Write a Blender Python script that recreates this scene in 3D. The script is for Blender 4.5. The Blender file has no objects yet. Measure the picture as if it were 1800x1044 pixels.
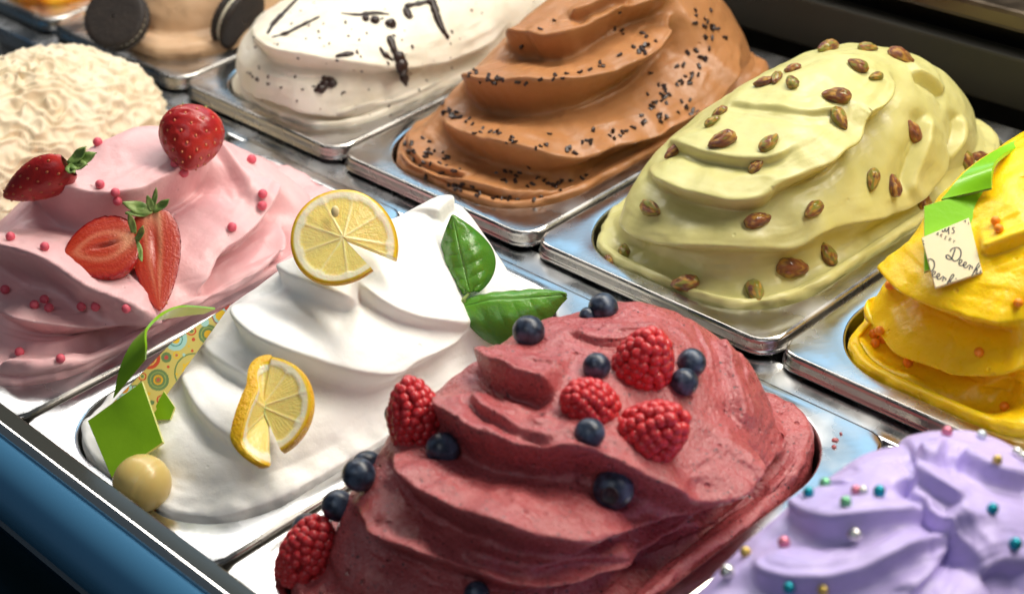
import bpy, bmesh, math, random
import numpy as np
from mathutils import Vector, Matrix
from mathutils.bvhtree import BVHTree

random.seed(7)
RNG = np.random.default_rng(11)
scene = bpy.context.scene
COL = scene.collection

# ------------------------------------------------------------------ camera
CAM_R = np.array([[0.68554948, -0.33097903, 0.64844027],
                  [0.72206292, 0.42288063, -0.54753731],
                  [-0.09298947, 0.8435786, 0.52889328]])
CAM_C = np.array([0.800956, -0.547922, 0.485014])
FPX = 3102.73                      # focal length in pixels of an 1800 px wide frame
cam_data = bpy.data.cameras.new("camera")
cam = bpy.data.objects.new("camera", cam_data)
COL.objects.link(cam)
M = Matrix.Identity(4)
for i in range(3):
    for j in range(3):
        M[i][j] = float(CAM_R[i, j])
    M[i][3] = float(CAM_C[i])
cam.matrix_world = M
cam_data.sensor_width = 36.0
cam_data.sensor_fit = 'HORIZONTAL'
cam_data.lens = FPX / 1800.0 * 36.0
cam_data.clip_start = 0.02
cam_data.clip_end = 50.0
cam_data.dof.use_dof = True
cam_data.dof.focus_distance = 0.875
cam_data.dof.aperture_fstop = 8.5
scene.camera = cam

# ------------------------------------------------------------------ world and lamps
world = bpy.data.worlds.new("World")
scene.world = world
world.use_nodes = True
bg = world.node_tree.nodes["Background"]
bg.inputs[0].default_value = (0.55, 0.68, 0.80, 1)
bg.inputs[1].default_value = 0.085

def area_lamp(name, loc, target, sx, sy, power, color):
    d = bpy.data.lights.new(name, 'AREA')
    d.shape = 'RECTANGLE'
    d.size, d.size_y = sx, sy
    d.energy = power
    d.color = color
    o = bpy.data.objects.new(name, d)
    COL.objects.link(o)
    o.location = loc
    z = (Vector(loc) - Vector(target)).normalized()
    x = Vector((1, 0, 0))
    y = z.cross(x).normalized()
    o.rotation_euler = Matrix((x, y, z)).transposed().to_euler()
    return o

# warm strip lamp under the canopy of the case, and a cooler one at the staff side
area_lamp("canopy_strip_lamp", (-0.45, 0.15, 0.60), (-0.45, 0.10, 0.0), 1.2, 0.12, 5.0, (1.0, 0.94, 0.86))
area_lamp("canopy_spot_lamp", (0.50, 0.32, 0.70), (0.25, -0.05, 0.0), 0.9, 0.14, 10.2, (1.0, 0.92, 0.80))
area_lamp("cool_rear_lamp", (-0.65, 0.98, 0.72), (0.1, 0.0, 0.0), 1.7, 0.50, 4.4, (0.46, 0.76, 1.0))
area_lamp("front_fill_lamp", (0.95, -1.25, 1.6), (0.3, -0.1, 0.0), 1.1, 0.8, 5.0, (0.93, 0.96, 1.0))  # added fill that brightens the rail and the camera-facing gelato walls

scene.view_settings.view_transform = 'Standard'
scene.view_settings.look = 'None'
scene.view_settings.exposure = 0.0
scene.view_settings.gamma = 1.0
scene.render.engine = 'CYCLES'
scene.cycles.max_bounces = 8
scene.cycles.use_denoising = True

# ------------------------------------------------------------------ helpers
def vec(a):
    return Vector((float(a[0]), float(a[1]), float(a[2])))

def ray(u, v):
    d = CAM_R @ np.array([(u - 900) / FPX, -(v - 522) / FPX, -1.0])
    return d / np.linalg.norm(d)

def on_plane(u, v, p0, n):
    d = ray(u, v)
    t = np.dot(np.asarray(p0) - CAM_C, n) / np.dot(d, n)
    return CAM_C + t * d

RIGHT, UP, BACK = CAM_R[:, 0], CAM_R[:, 1], CAM_R[:, 2]

def smooth(o):
    me = o.data
    me.polygons.foreach_set("use_smooth", np.ones(len(me.polygons), dtype=bool))
    me.update()

def link(name, me, mat=None, parent=None, sm=True):
    o = bpy.data.objects.new(name, me)
    COL.objects.link(o)
    if mat is not None and not me.materials:
        me.materials.append(mat)
    if parent is not None:
        o.parent = parent
    if sm:
        smooth(o)
    return o

def mesh(name, V, F, mat=None, parent=None, sm=True):
    me = bpy.data.meshes.new(name)
    me.from_pydata([tuple(map(float, v)) for v in V], [], [tuple(map(int, f)) for f in F])
    me.update()
    return link(name, me, mat, parent, sm)

def empty(name, loc=(0, 0, 0)):
    o = bpy.data.objects.new(name, None)
    o.empty_display_size = 0.01
    o.location = loc
    COL.objects.link(o)
    return o

def tag(o, label, cat, group=None):
    o["label"] = label
    o["category"] = cat
    if group:
        o["group"] = group
    return o

def grid_faces(nv, nu, wrap=True):
    i = np.arange(nv - 1)[:, None]
    j = np.arange(nu if wrap else nu - 1)[None, :]
    j2 = (j + 1) % nu
    a = i * nu + j
    b = i * nu + j2
    c = (i + 1) * nu + j2
    d = (i + 1) * nu + j
    return np.stack([a, b, c, d], -1).reshape(-1, 4)

def fast_mesh(name, V, F):
    me = bpy.data.meshes.new(name)
    me.vertices.add(len(V))
    me.vertices.foreach_set("co", np.ascontiguousarray(V, dtype=np.float32).ravel())
    me.loops.add(F.size)
    me.loops.foreach_set("vertex_index", F.astype(np.int32).ravel())
    me.polygons.add(len(F))
    me.polygons.foreach_set("loop_start", np.arange(0, F.size, F.shape[1], dtype=np.int32))
    me.polygons.foreach_set("loop_total", np.full(len(F), F.shape[1], dtype=np.int32))
    me.update(calc_edges=True)
    me.validate()
    return me

def vcol(me, cols, name="tint"):
    at = me.color_attributes.new(name, 'FLOAT_COLOR', 'POINT')
    c = np.ones((len(me.vertices), 4), dtype=np.float32)
    c[:, :3] = cols
    at.data.foreach_set("color", c.ravel())

# vectorised gradient noise
_perm = RNG.permutation(256)
_perm = np.concatenate([_perm, _perm, _perm])
_grad = RNG.normal(size=(256, 3))
_grad /= np.linalg.norm(_grad, axis=1)[:, None]

def noise3(P):
    P = np.asarray(P, dtype=np.float64)
    I = np.floor(P).astype(int)
    Fr = P - I
    I &= 255
    W = Fr * Fr * Fr * (Fr * (Fr * 6 - 15) + 10)
    out = np.zeros(len(P))
    for dx in (0, 1):
        for dy in (0, 1):
            for dz in (0, 1):
                h = _perm[_perm[_perm[(I[:, 0] + dx) & 255] + ((I[:, 1] + dy) & 255)] + ((I[:, 2] + dz) & 255)]
                g = _grad[h]
                d = Fr - np.array([dx, dy, dz])
                w = (W[:, 0] if dx else 1 - W[:, 0]) * (W[:, 1] if dy else 1 - W[:, 1]) * (W[:, 2] if dz else 1 - W[:, 2])
                out += w * np.einsum('ij,ij->i', g, d)
    return out * 1.6

def sstep(a, b, x):
    t = np.clip((x - a) / (b - a), 0, 1)
    return t * t * (3 - 2 * t)

def catmull(pts, n):
    P = np.asarray(pts, float)
    k = len(P)
    if k < 3:
        t = np.linspace(0, 1, n)[:, None]
        return P[0] * (1 - t) + P[-1] * t
    Q = np.vstack([2 * P[0] - P[1], P, 2 * P[-1] - P[-2]])
    out = []
    for t in np.linspace(0, k - 1 - 1e-9, n):
        i = int(t)
        f = t - i
        a, b, c, d = Q[i], Q[i + 1], Q[i + 2], Q[i + 3]
        out.append(0.5 * (2 * b + (c - a) * f + (2 * a - 5 * b + 4 * c - d) * f * f + (3 * b - a - 3 * c + d) * f ** 3))
    return np.array(out)

def frame(zdir, xhint):
    z = np.asarray(zdir, float)
    z = z / np.linalg.norm(z)
    x = np.asarray(xhint, float)
    x = x - z * np.dot(x, z)
    x /= np.linalg.norm(x)
    return x, np.cross(z, x), z

def mat4(x, y, z, loc, s=1.0):
    m = Matrix.Identity(4)
    for i in range(3):
        m[i][0], m[i][1], m[i][2], m[i][3] = float(x[i] * s), float(y[i] * s), float(z[i] * s), float(loc[i])
    return m

# ------------------------------------------------------------------ materials
def new_mat(name):
    m = bpy.data.materials.new(name)
    m.use_nodes = True
    nt = m.node_tree
    return m, nt, nt.nodes["Principled BSDF"]

def setp(b, **kw):
    for k, v in kw.items():
        k = k.replace('_', ' ')
        if k in b.inputs:
            b.inputs[k].default_value = v

def nd(nt, typ, **kw):
    n = nt.nodes.new(typ)
    for k, v in kw.items():
        setattr(n, k, v)
    return n

def add_bump(nt, b, scale, dist, detail=3, strength=1.0, stretch=None, rough=0.6):
    tc = nd(nt, 'ShaderNodeTexCoord')
    src = tc.outputs['Object']
    if stretch:
        mp = nd(nt, 'ShaderNodeMapping')
        mp.inputs['Scale'].default_value = stretch
        nt.links.new(src, mp.inputs[0])
        src = mp.outputs[0]
    nz = nd(nt, 'ShaderNodeTexNoise')
    nz.inputs['Scale'].default_value = scale
    nz.inputs['Detail'].default_value = detail
    nz.inputs['Roughness'].default_value = rough
    nt.links.new(src, nz.inputs['Vector'])
    bp = nd(nt, 'ShaderNodeBump')
    bp.inputs['Strength'].default_value = strength
    bp.inputs['Distance'].default_value = dist
    nt.links.new(nz.outputs[0], bp.inputs['Height'])
    nt.links.new(bp.outputs[0], b.inputs['Normal'])
    return nz, bp, src

def gelato_mat(name, col, col2, rough=0.42, specks=None, bump=0.0006, sss=0.12, radius=(1.0, 0.6, 0.4), bscale=420, spec=0.45, pits=0.05, pit_depth=2.0):
    m, nt, b = new_mat(name)
    setp(b, Roughness=rough, Subsurface_Weight=sss, Subsurface_Scale=0.004, Subsurface_Radius=radius, Specular_IOR_Level=spec)
    nz, bp, src = add_bump(nt, b, bscale, bump, detail=5, strength=0.7)
    big = nd(nt, 'ShaderNodeTexNoise')
    big.inputs['Scale'].default_value = 45
    big.inputs['Detail'].default_value = 5
    nt.links.new(src, big.inputs['Vector'])
    mx = nd(nt, 'ShaderNodeMix', data_type='RGBA')
    rp = nd(nt, 'ShaderNodeMapRange')
    rp.inputs[1].default_value = 0.35
    rp.inputs[2].default_value = 0.68
    nt.links.new(big.outputs[0], rp.inputs[0])
    nt.links.new(rp.outputs[0], mx.inputs[0])
    mx.inputs[6].default_value = (*col, 1)
    mx.inputs[7].default_value = (*col2, 1)
    out = mx.outputs[2]
    if specks:
        for (sc, thr, keep, scol) in specks:
            vo = nd(nt, 'ShaderNodeTexVoronoi')
            vo.inputs['Scale'].default_value = sc
            nt.links.new(src, vo.inputs['Vector'])
            lt = nd(nt, 'ShaderNodeMath', operation='LESS_THAN')
            lt.inputs[1].default_value = thr
            nt.links.new(vo.outputs['Distance'], lt.inputs[0])
            sp = nd(nt, 'ShaderNodeSeparateColor')
            nt.links.new(vo.outputs['Color'], sp.inputs[0])
            l2 = nd(nt, 'ShaderNodeMath', operation='LESS_THAN')
            l2.inputs[1].default_value = keep
            nt.links.new(sp.outputs[0], l2.inputs[0])
            mu = nd(nt, 'ShaderNodeMath', operation='MULTIPLY')
            nt.links.new(lt.outputs[0], mu.inputs[0])
            nt.links.new(l2.outputs[0], mu.inputs[1])
            mx2 = nd(nt, 'ShaderNodeMix', data_type='RGBA')
            nt.links.new(mu.outputs[0], mx2.inputs[0])
            nt.links.new(out, mx2.inputs[6])
            mx2.inputs[7].default_value = (*scol, 1)
            out = mx2.outputs[2]
    nt.links.new(out, b.inputs['Base Color'])
    # air holes and a coarser smear added to the fine grain
    pv = nd(nt, 'ShaderNodeTexVoronoi')
    pv.inputs['Scale'].default_value = 150
    nt.links.new(src, pv.inputs['Vector'])
    pr_ = nd(nt, 'ShaderNodeMapRange', interpolation_type='SMOOTHSTEP')
    pr_.inputs[1].default_value = 0.05
    pr_.inputs[2].default_value = 0.22
    pr_.inputs[3].default_value = 1.0
    pr_.inputs[4].default_value = 0.0
    nt.links.new(pv.outputs['Distance'], pr_.inputs[0])
    ps = nd(nt, 'ShaderNodeSeparateColor')
    nt.links.new(pv.outputs['Color'], ps.inputs[0])
    pl_ = nd(nt, 'ShaderNodeMath', operation='LESS_THAN')
    pl_.inputs[1].default_value = pits
    nt.links.new(ps.outputs[1], pl_.inputs[0])
    pm_ = nd(nt, 'ShaderNodeMath', operation='MULTIPLY')
    nt.links.new(pr_.outputs[0], pm_.inputs[0])
    nt.links.new(pl_.outputs[0], pm_.inputs[1])
    c2 = nd(nt, 'ShaderNodeTexNoise')
    c2.inputs['Scale'].default_value = bscale * 0.28
    c2.inputs['Detail'].default_value = 3
    nt.links.new(src, c2.inputs['Vector'])
    ma = nd(nt, 'ShaderNodeMath', operation='MULTIPLY_ADD')
    ma.inputs[1].default_value = 1.6
    nt.links.new(c2.outputs[0], ma.inputs[0])
    nt.links.new(nz.outputs[0], ma.inputs[2])
    mb = nd(nt, 'ShaderNodeMath', operation='MULTIPLY_ADD')
    mb.inputs[1].default_value = -pit_depth
    nt.links.new(pm_.outputs[0], mb.inputs[0])
    nt.links.new(ma.outputs[0], mb.inputs[2])
    nt.links.new(mb.outputs[0], bp.inputs['Height'])
    rr = nd(nt, 'ShaderNodeMapRange')
    rr.inputs[1].default_value = 0.3
    rr.inputs[2].default_value = 0.7
    rr.inputs[3].default_value = rough - 0.1
    rr.inputs[4].default_value = rough + 0.12
    nt.links.new(nz.outputs[0], rr.inputs[0])
    nt.links.new(rr.outputs[0], b.inputs['Roughness'])
    return m

def vcol_mat(name, rough=0.35, bump=0.0, bscale=600, sss=0.0, coat=0.0, attr="tint", spec=0.5, metallic=0.0):
    m, nt, b = new_mat(name)
    at = nd(nt, 'ShaderNodeAttribute', attribute_name=attr)
    nt.links.new(at.outputs['Color'], b.inputs['Base Color'])
    setp(b, Roughness=rough, Subsurface_Weight=sss, Subsurface_Scale=0.003, Coat_Weight=coat, Specular_IOR_Level=spec, Metallic=metallic)
    if bump:
        add_bump(nt, b, bscale, bump)
    return m

def plain_mat(name, col, rough=0.4, metallic=0.0, sss=0.0, coat=0.0, bump=0.0, bscale=500, col2=None, nscale=120, spec=0.5, coat_rough=0.05):
    m, nt, b = new_mat(name)
    setp(b, Base_Color=(*col, 1), Roughness=rough, Metallic=metallic, Subsurface_Weight=sss,
         Subsurface_Scale=0.003, Coat_Weight=coat, Specular_IOR_Level=spec, Coat_Roughness=coat_rough)
    src = None
    if bump:
        nz, bp, src = add_bump(nt, b, bscale, bump)
    if col2 is not None:
        if src is None:
            src = nd(nt, 'ShaderNodeTexCoord').outputs['Object']
        n2 = nd(nt, 'ShaderNodeTexNoise')
        n2.inputs['Scale'].default_value = nscale
        n2.inputs['Detail'].default_value = 4
        nt.links.new(src, n2.inputs['Vector'])
        rp = nd(nt, 'ShaderNodeMapRange')
        rp.inputs[1].default_value = 0.38
        rp.inputs[2].default_value = 0.62
        nt.links.new(n2.outputs[0], rp.inputs[0])
        mx = nd(nt, 'ShaderNodeMix', data_type='RGBA')
        nt.links.new(rp.outputs[0], mx.inputs[0])
        mx.inputs[6].default_value = (*col, 1)
        mx.inputs[7].default_value = (*col2, 1)
        nt.links.new(mx.outputs[2], b.inputs['Base Color'])
    return m

def steel_mat(name, col, rough, stretch=(1, 1, 1), bump=0.00002, bscale=900):
    m, nt, b = new_mat(name)
    setp(b, Base_Color=(*col, 1), Metallic=1.0)
    nz, bp, src = add_bump(nt, b, bscale, bump, detail=4, strength=0.5, stretch=stretch)
    n2 = nd(nt, 'ShaderNodeTexNoise')
    n2.inputs['Scale'].default_value = 28
    n2.inputs['Detail'].default_value = 6
    nt.links.new(src, n2.inputs['Vector'])
    rr = nd(nt, 'ShaderNodeMapRange')
    rr.inputs[1].default_value = 0.35
    rr.inputs[2].default_value = 0.7
    rr.inputs[3].default_value = rough * 0.6
    rr.inputs[4].default_value = rough * 2.0
    nt.links.new(n2.outputs[0], rr.inputs[0])
    nt.links.new(rr.outputs[0], b.inputs['Roughness'])
    return m

MAT_STEEL = steel_mat("pan_steel", (0.60, 0.62, 0.64), 0.19)
MAT_FLANGE = steel_mat("flange_steel", (0.40, 0.385, 0.365), 0.22)
MAT_FLOOR = steel_mat("case_floor_steel", (0.30, 0.30, 0.30), 0.35)
MAT_BLACK = plain_mat("black_lacquer", (0.004, 0.004, 0.004), rough=0.5)
MAT_PANEL = plain_mat("dark_panel", (0.022, 0.021, 0.016), rough=0.55, col2=(0.028, 0.026, 0.02), nscale=20)
MAT_RAILDARK = plain_mat("dark_polished_ledge", (0.05, 0.05, 0.043), rough=0.08, spec=0.6)
MAT_BLUE = plain_mat("blue_reflection_tint", (0.09, 0.30, 0.55), rough=0.30, metallic=0.35, coat=0.2)  # steel face: blue reflection of the customer side put into the base colour
MAT_CHROME = steel_mat("bright_steel", (0.9, 0.9, 0.9), 0.12)
MAT_BACKRAIL = steel_mat("dull_bronze_rail", (0.16, 0.13, 0.10), 0.3)
# ------------------------------------------------------------------ the case
def box(name, x0, x1, y0, y1, z0, z1, mat, parent=None, bev=0.001):
    bm = bmesh.new()
    bmesh.ops.create_cube(bm, size=1.0)
    for v in bm.verts:
        v.co = Vector(((x0 + x1) / 2 + v.co.x * (x1 - x0), (y0 + y1) / 2 + v.co.y * (y1 - y0), (z0 + z1) / 2 + v.co.z * (z1 - z0)))
    if bev:
        bmesh.ops.bevel(bm, geom=bm.edges[:], offset=bev, segments=2, profile=0.6, affect='EDGES')
    me = bpy.data.meshes.new(name)
    bm.to_mesh(me)
    bm.free()
    return link(name, me, mat, parent, sm=False)

def struct(o):
    o["kind"] = "structure"
    return o

struct(box("case_floor", -1.0, 1.1, -0.287, 0.32, -0.16, -0.15, MAT_FLOOR, bev=0))
struct(box("case_back_wall", -1.0, 1.1, 0.315, 0.33, -0.16, 0.13, MAT_BLACK, bev=0))

struct(box("row_crossbar", -1.0, 1.1, -0.0132, 0.006, -0.024, -0.0105, MAT_STEEL, bev=0.001))
bp_ = empty("dark_back_board", (0.05, 0.29, -0.004))
def at_base(o, root):
    o.parent = root
    o.matrix_parent_inverse = Matrix.Translation(-Vector(root.location))
    return o
at_base(box("panel_board", -1.0, 1.1, 0.287, 0.300, -0.003, 0.0305, MAT_PANEL, bev=0.002), bp_)
tag(bp_, "long matt dark board along the back of the case behind the pans", "panel")
br = empty("back_rail", (0.05, 0.30, 0.045))
at_base(box("rail_bar", -1.0, 1.1, 0.288, 0.3145, 0.0455, 0.0585, MAT_BACKRAIL, bev=0.003), br)
tag(br, "dull metal bar above the dark board at the back of the case", "rail")

# front rail, an extrusion along x
def extrude_x(name, prof, x0, x1, mat, parent=None, sm=True):
    n = len(prof)
    V = [(x0, p[0], p[1]) for p in prof] + [(x1, p[0], p[1]) for p in prof]
    F = [(i, i + 1, n + i + 1, n + i) for i in range(n - 1)]
    return mesh(name, V, F, mat, parent, sm)

fr = empty("front_rail", (0.1, -0.29, -0.1))
led = [(-0.2784, -0.012), (-0.2784, 0.0092), (-0.2787, 0.0098), (-0.2795, 0.0101), (-0.2885, 0.0118)]
at_base(extrude_x("dark_ledge", led, -0.9, 1.1, MAT_RAILDARK, sm=False), fr)
edge = [(-0.2885 + 0.0034 * math.cos(a) - 0.0002, 0.0088 + 0.0034 * math.sin(a)) for a in np.linspace(1.3, 3.4, 9)]
at_base(extrude_x("bright_edge", edge, -0.9, 1.1, MAT_CHROME), fr)
face = [(-0.2908 - 0.0012, 0.0098)]
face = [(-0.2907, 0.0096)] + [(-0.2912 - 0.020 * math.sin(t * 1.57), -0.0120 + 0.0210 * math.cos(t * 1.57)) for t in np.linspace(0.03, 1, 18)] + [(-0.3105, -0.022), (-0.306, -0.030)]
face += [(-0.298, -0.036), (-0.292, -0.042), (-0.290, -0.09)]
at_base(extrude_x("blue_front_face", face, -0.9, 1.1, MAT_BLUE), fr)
low = [(-0.297, -0.090), (-0.297, -0.060), (-0.299, -0.052), (-0.303, -0.050), (-0.36, -0.050), (-0.40, -0.062), (-0.41, -0.09)]
at_base(extrude_x("lower_front_sill", low[::-1], -0.9, 1.1, plain_mat("teal_black_sill", (0.004, 0.012, 0.012), rough=0.18, coat=0.5)), fr)
tag(fr, "blurred steel front rail with dark ledge and painted-in blue reflection, lower left corner", "rail")

# ------------------------------------------------------------------ pans
def rrect(a, b, r, n=160):
    """closed rounded rectangle, sampled by polar angle"""
    out = []
    for t in np.linspace(0, 2 * math.pi, n, endpoint=False):
        c, s = math.cos(t), math.sin(t)
        # march along the ray to the boundary
        lo, hi = 0.0, a + b
        for _ in range(34):
            mid = (lo + hi) / 2
            x, y = abs(c * mid), abs(s * mid)
            qx, qy = x - (a - r), y - (b - r)
            if qx > 0 and qy > 0:
                ins = qx * qx + qy * qy <= r * r
            else:
                ins = x <= a and y <= b
            if ins:
                lo = mid
            else:
                hi = mid
        out.append((c * lo, s * lo))
    return np.array(out)

PW, PL = 0.0836, 0.1315            # half outer size of a pan
OA, OB, OR_ = 0.0718, 0.1215, 0.046   # half opening

def loops_mesh(name, loops, mat, parent, cap=False):
    n = len(loops[0][0])
    V = np.vstack([np.column_stack([l[0], np.full(n, l[1])]) for l in loops])
    F = [tuple(f) for f in grid_faces(len(loops), n)]
    if cap:
        F.append(tuple(range((len(loops) - 1) * n, len(loops) * n)))
    return mesh(name, V, F, mat, parent)

N_ = 200
_cache = {}
def R_(a, b, r):
    k = (round(a, 5), round(b, 5), round(r, 5))
    if k not in _cache:
        _cache[k] = rrect(a, b, r, N_)
    return _cache[k]

def pan_meshes():
    o = empty("proto")
    fl = [(R_(PW + 0.0004, PL + 0.0004, 0.0134), -0.0086), (R_(PW + 0.0014, PL + 0.0014, 0.0144), -0.0081),
          (R_(PW + 0.0014, PL + 0.0014, 0.0144), -0.0071), (R_(PW + 0.0004, PL + 0.0004, 0.0134), -0.0065),
          (R_(PW, PL, 0.013), -0.0058), (R_(PW, PL, 0.013), -0.0026), (R_(PW - 0.0003, PL - 0.0003, 0.0127), -0.0014),
          (R_(PW - 0.0010, PL - 0.0010, 0.012), -0.0005), (R_(PW - 0.0022, PL - 0.0022, 0.011), -0.0001)]
    f = loops_mesh("flange", fl, MAT_FLANGE, o)
    pl = [(R_(PW - 0.0022, PL - 0.0022, 0.011), -0.0001), (R_(PW - 0.004, PL - 0.004, 0.010), 0.0),
          (R_(OA + 0.0014, OB + 0.0014, OR_ + 0.0012), 0.0), (R_(OA + 0.0005, OB + 0.0005, OR_ + 0.0003), -0.0003), (R_(OA, OB, OR_), -0.0012)]
    p = loops_mesh("top_plate", pl, MAT_STEEL, o)
    tb = [(R_(OA, OB, OR_), -0.0012), (R_(OA - 0.001, OB - 0.001, OR_ - 0.001), -0.012), (R_(OA - 0.004, OB - 0.004, OR_ - 0.004), -0.115),
          (R_(OA - 0.010, OB - 0.010, OR_ - 0.009), -0.122), (R_(OA - 0.03, OB - 0.03, OR_ - 0.03), -0.1235)]
    t = loops_mesh("tub", tb, MAT_FLANGE, o, cap=True)
    out = [(x.name, x.data) for x in (f, p, t)]
    for x in (f, p, t, o):
        bpy.data.objects.remove(x)
    return out

PAN_PARTS = pan_meshes()
ZF = -0.008
YB, YF = 0.1325, -0.1438
PAN = {}
def pan(key, x, y, z, label, rz=0.0):
    o = empty("gelato_pan", (x, y, z))
    o.rotation_euler = (0, 0, rz)
    for nm, me in PAN_PARTS:
        c = bpy.data.objects.new(nm, me)
        COL.objects.link(c)
        c.parent = o
    tag(o, label, "pan", "steel gelato pans set in two rows")
    PAN[key] = (x, y, z)
    return o

pan("choc", 0.085, YB, 0.0, "steel pan holding brown chocolate gelato with chips")
pan("pist", 0.255, YB, 0.0, "steel pan holding pale green gelato with pistachio nuts")
pan("mango", 0.4255, YB, 0.0, "steel pan holding yellow gelato with the lettered tag")
pan("strac", -0.0855, YB, 0.0, "steel pan holding white gelato streaked with dark chocolate")
pan("hazel", -0.256, YB, 0.0, "steel pan holding light brown gelato with sandwich cookies")
pan("peach", -0.426, YB, 0.0, "steel pan at top left corner holding orange yellow gelato")
pan("cream", -0.170, YF, ZF, "steel pan holding rippled cream coloured gelato")
pan("straw", 0.000, YF, ZF, "steel pan holding pink gelato with strawberries")
pan("lemon", 0.170, YF, ZF, "steel pan holding white gelato with lemon slices")
pan("rasp", 0.340, YF, ZF, "steel pan holding dark pink gelato with raspberries and blueberries")
pan("violet", 0.510, YF, ZF, "steel pan holding violet gelato with metallic pearls")
# ------------------------------------------------------------------ gelato
def dome(H, ox=0.0, oy=0.0, wa=0.066, wb=0.115, p=2.0, q=2.0, apron=0.006, k=1.4, ntop=2.2, nbase=3.2):
    L = [(-0.03, 0, 0, 0.0690, 0.1185, 4.1), (-0.004, 0, 0, 0.0708, 0.1203, 4.1), (apron * 0.4, 0, 0, 0.0704, 0.1200, 4.1),
         (apron * 0.8, 0, 0, 0.0690, 0.1188, 4.0), (apron, 0, 0, wa + 0.0015, wb + 0.0015, 3.6)]
    for al in np.linspace(0.04, math.pi / 2 - 0.012, 34):
        t = math.sin(al)
        s = (max(0.0, 1 - t ** p)) ** (1 / q)
        z = apron + (H - apron) * t
        L.append((z, ox * t ** k, oy * t ** k, wa * s, wb * s, nbase + (ntop - nbase) * t))
    return np.array(L)

def base_surface(levels, nu, nv):
    r = np.sqrt(levels[:, 3] * levels[:, 4])
    ds = np.hypot(np.diff(r), np.diff(levels[:, 0]))
    cum = np.concatenate([[0], np.cumsum(ds)])
    u = np.linspace(0, cum[-1], nv)
    Lv = np.column_stack([np.interp(u, cum, levels[:, i]) for i in range(6)])
    th = np.linspace(0, 2 * math.pi, nu, endpoint=False)
    # even out the spacing along the long outline
    a0, b0 = 0.066, 0.115
    th = np.arctan2(np.sin(th) * b0 ** 0.6, np.cos(th) * a0 ** 0.6)
    c, s = np.cos(th)[None, :], np.sin(th)[None, :]
    A, B, n = Lv[:, 3:4], Lv[:, 4:5], Lv[:, 5:6]
    A = np.maximum(A, 1e-5)
    B = np.maximum(B, 1e-5)
    rad = (np.abs(c / A) ** n + np.abs(s / B) ** n) ** (-1 / n)
    X = Lv[:, 1:2] + rad * c
    Y = Lv[:, 2:3] + rad * s
    Z = np.repeat(Lv[:, 0:1], nu, axis=1)
    return np.stack([X, Y, Z], -1)

def grid_normals(G):
    du = np.roll(G, -1, axis=1) - np.roll(G, 1, axis=1)
    dv = np.gradient(G, axis=0)
    N = np.cross(du, dv)
    N /= np.linalg.norm(N, axis=2, keepdims=True) + 1e-12
    return N

def blur_rows(G, it):
    for _ in range(it):
        G[1:-1] = 0.25 * G[:-2] + 0.5 * G[1:-1] + 0.25 * G[2:]
        G = 0.25 * np.roll(G, 1, 1) + 0.5 * G + 0.25 * np.roll(G, -1, 1)
    return G

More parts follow.
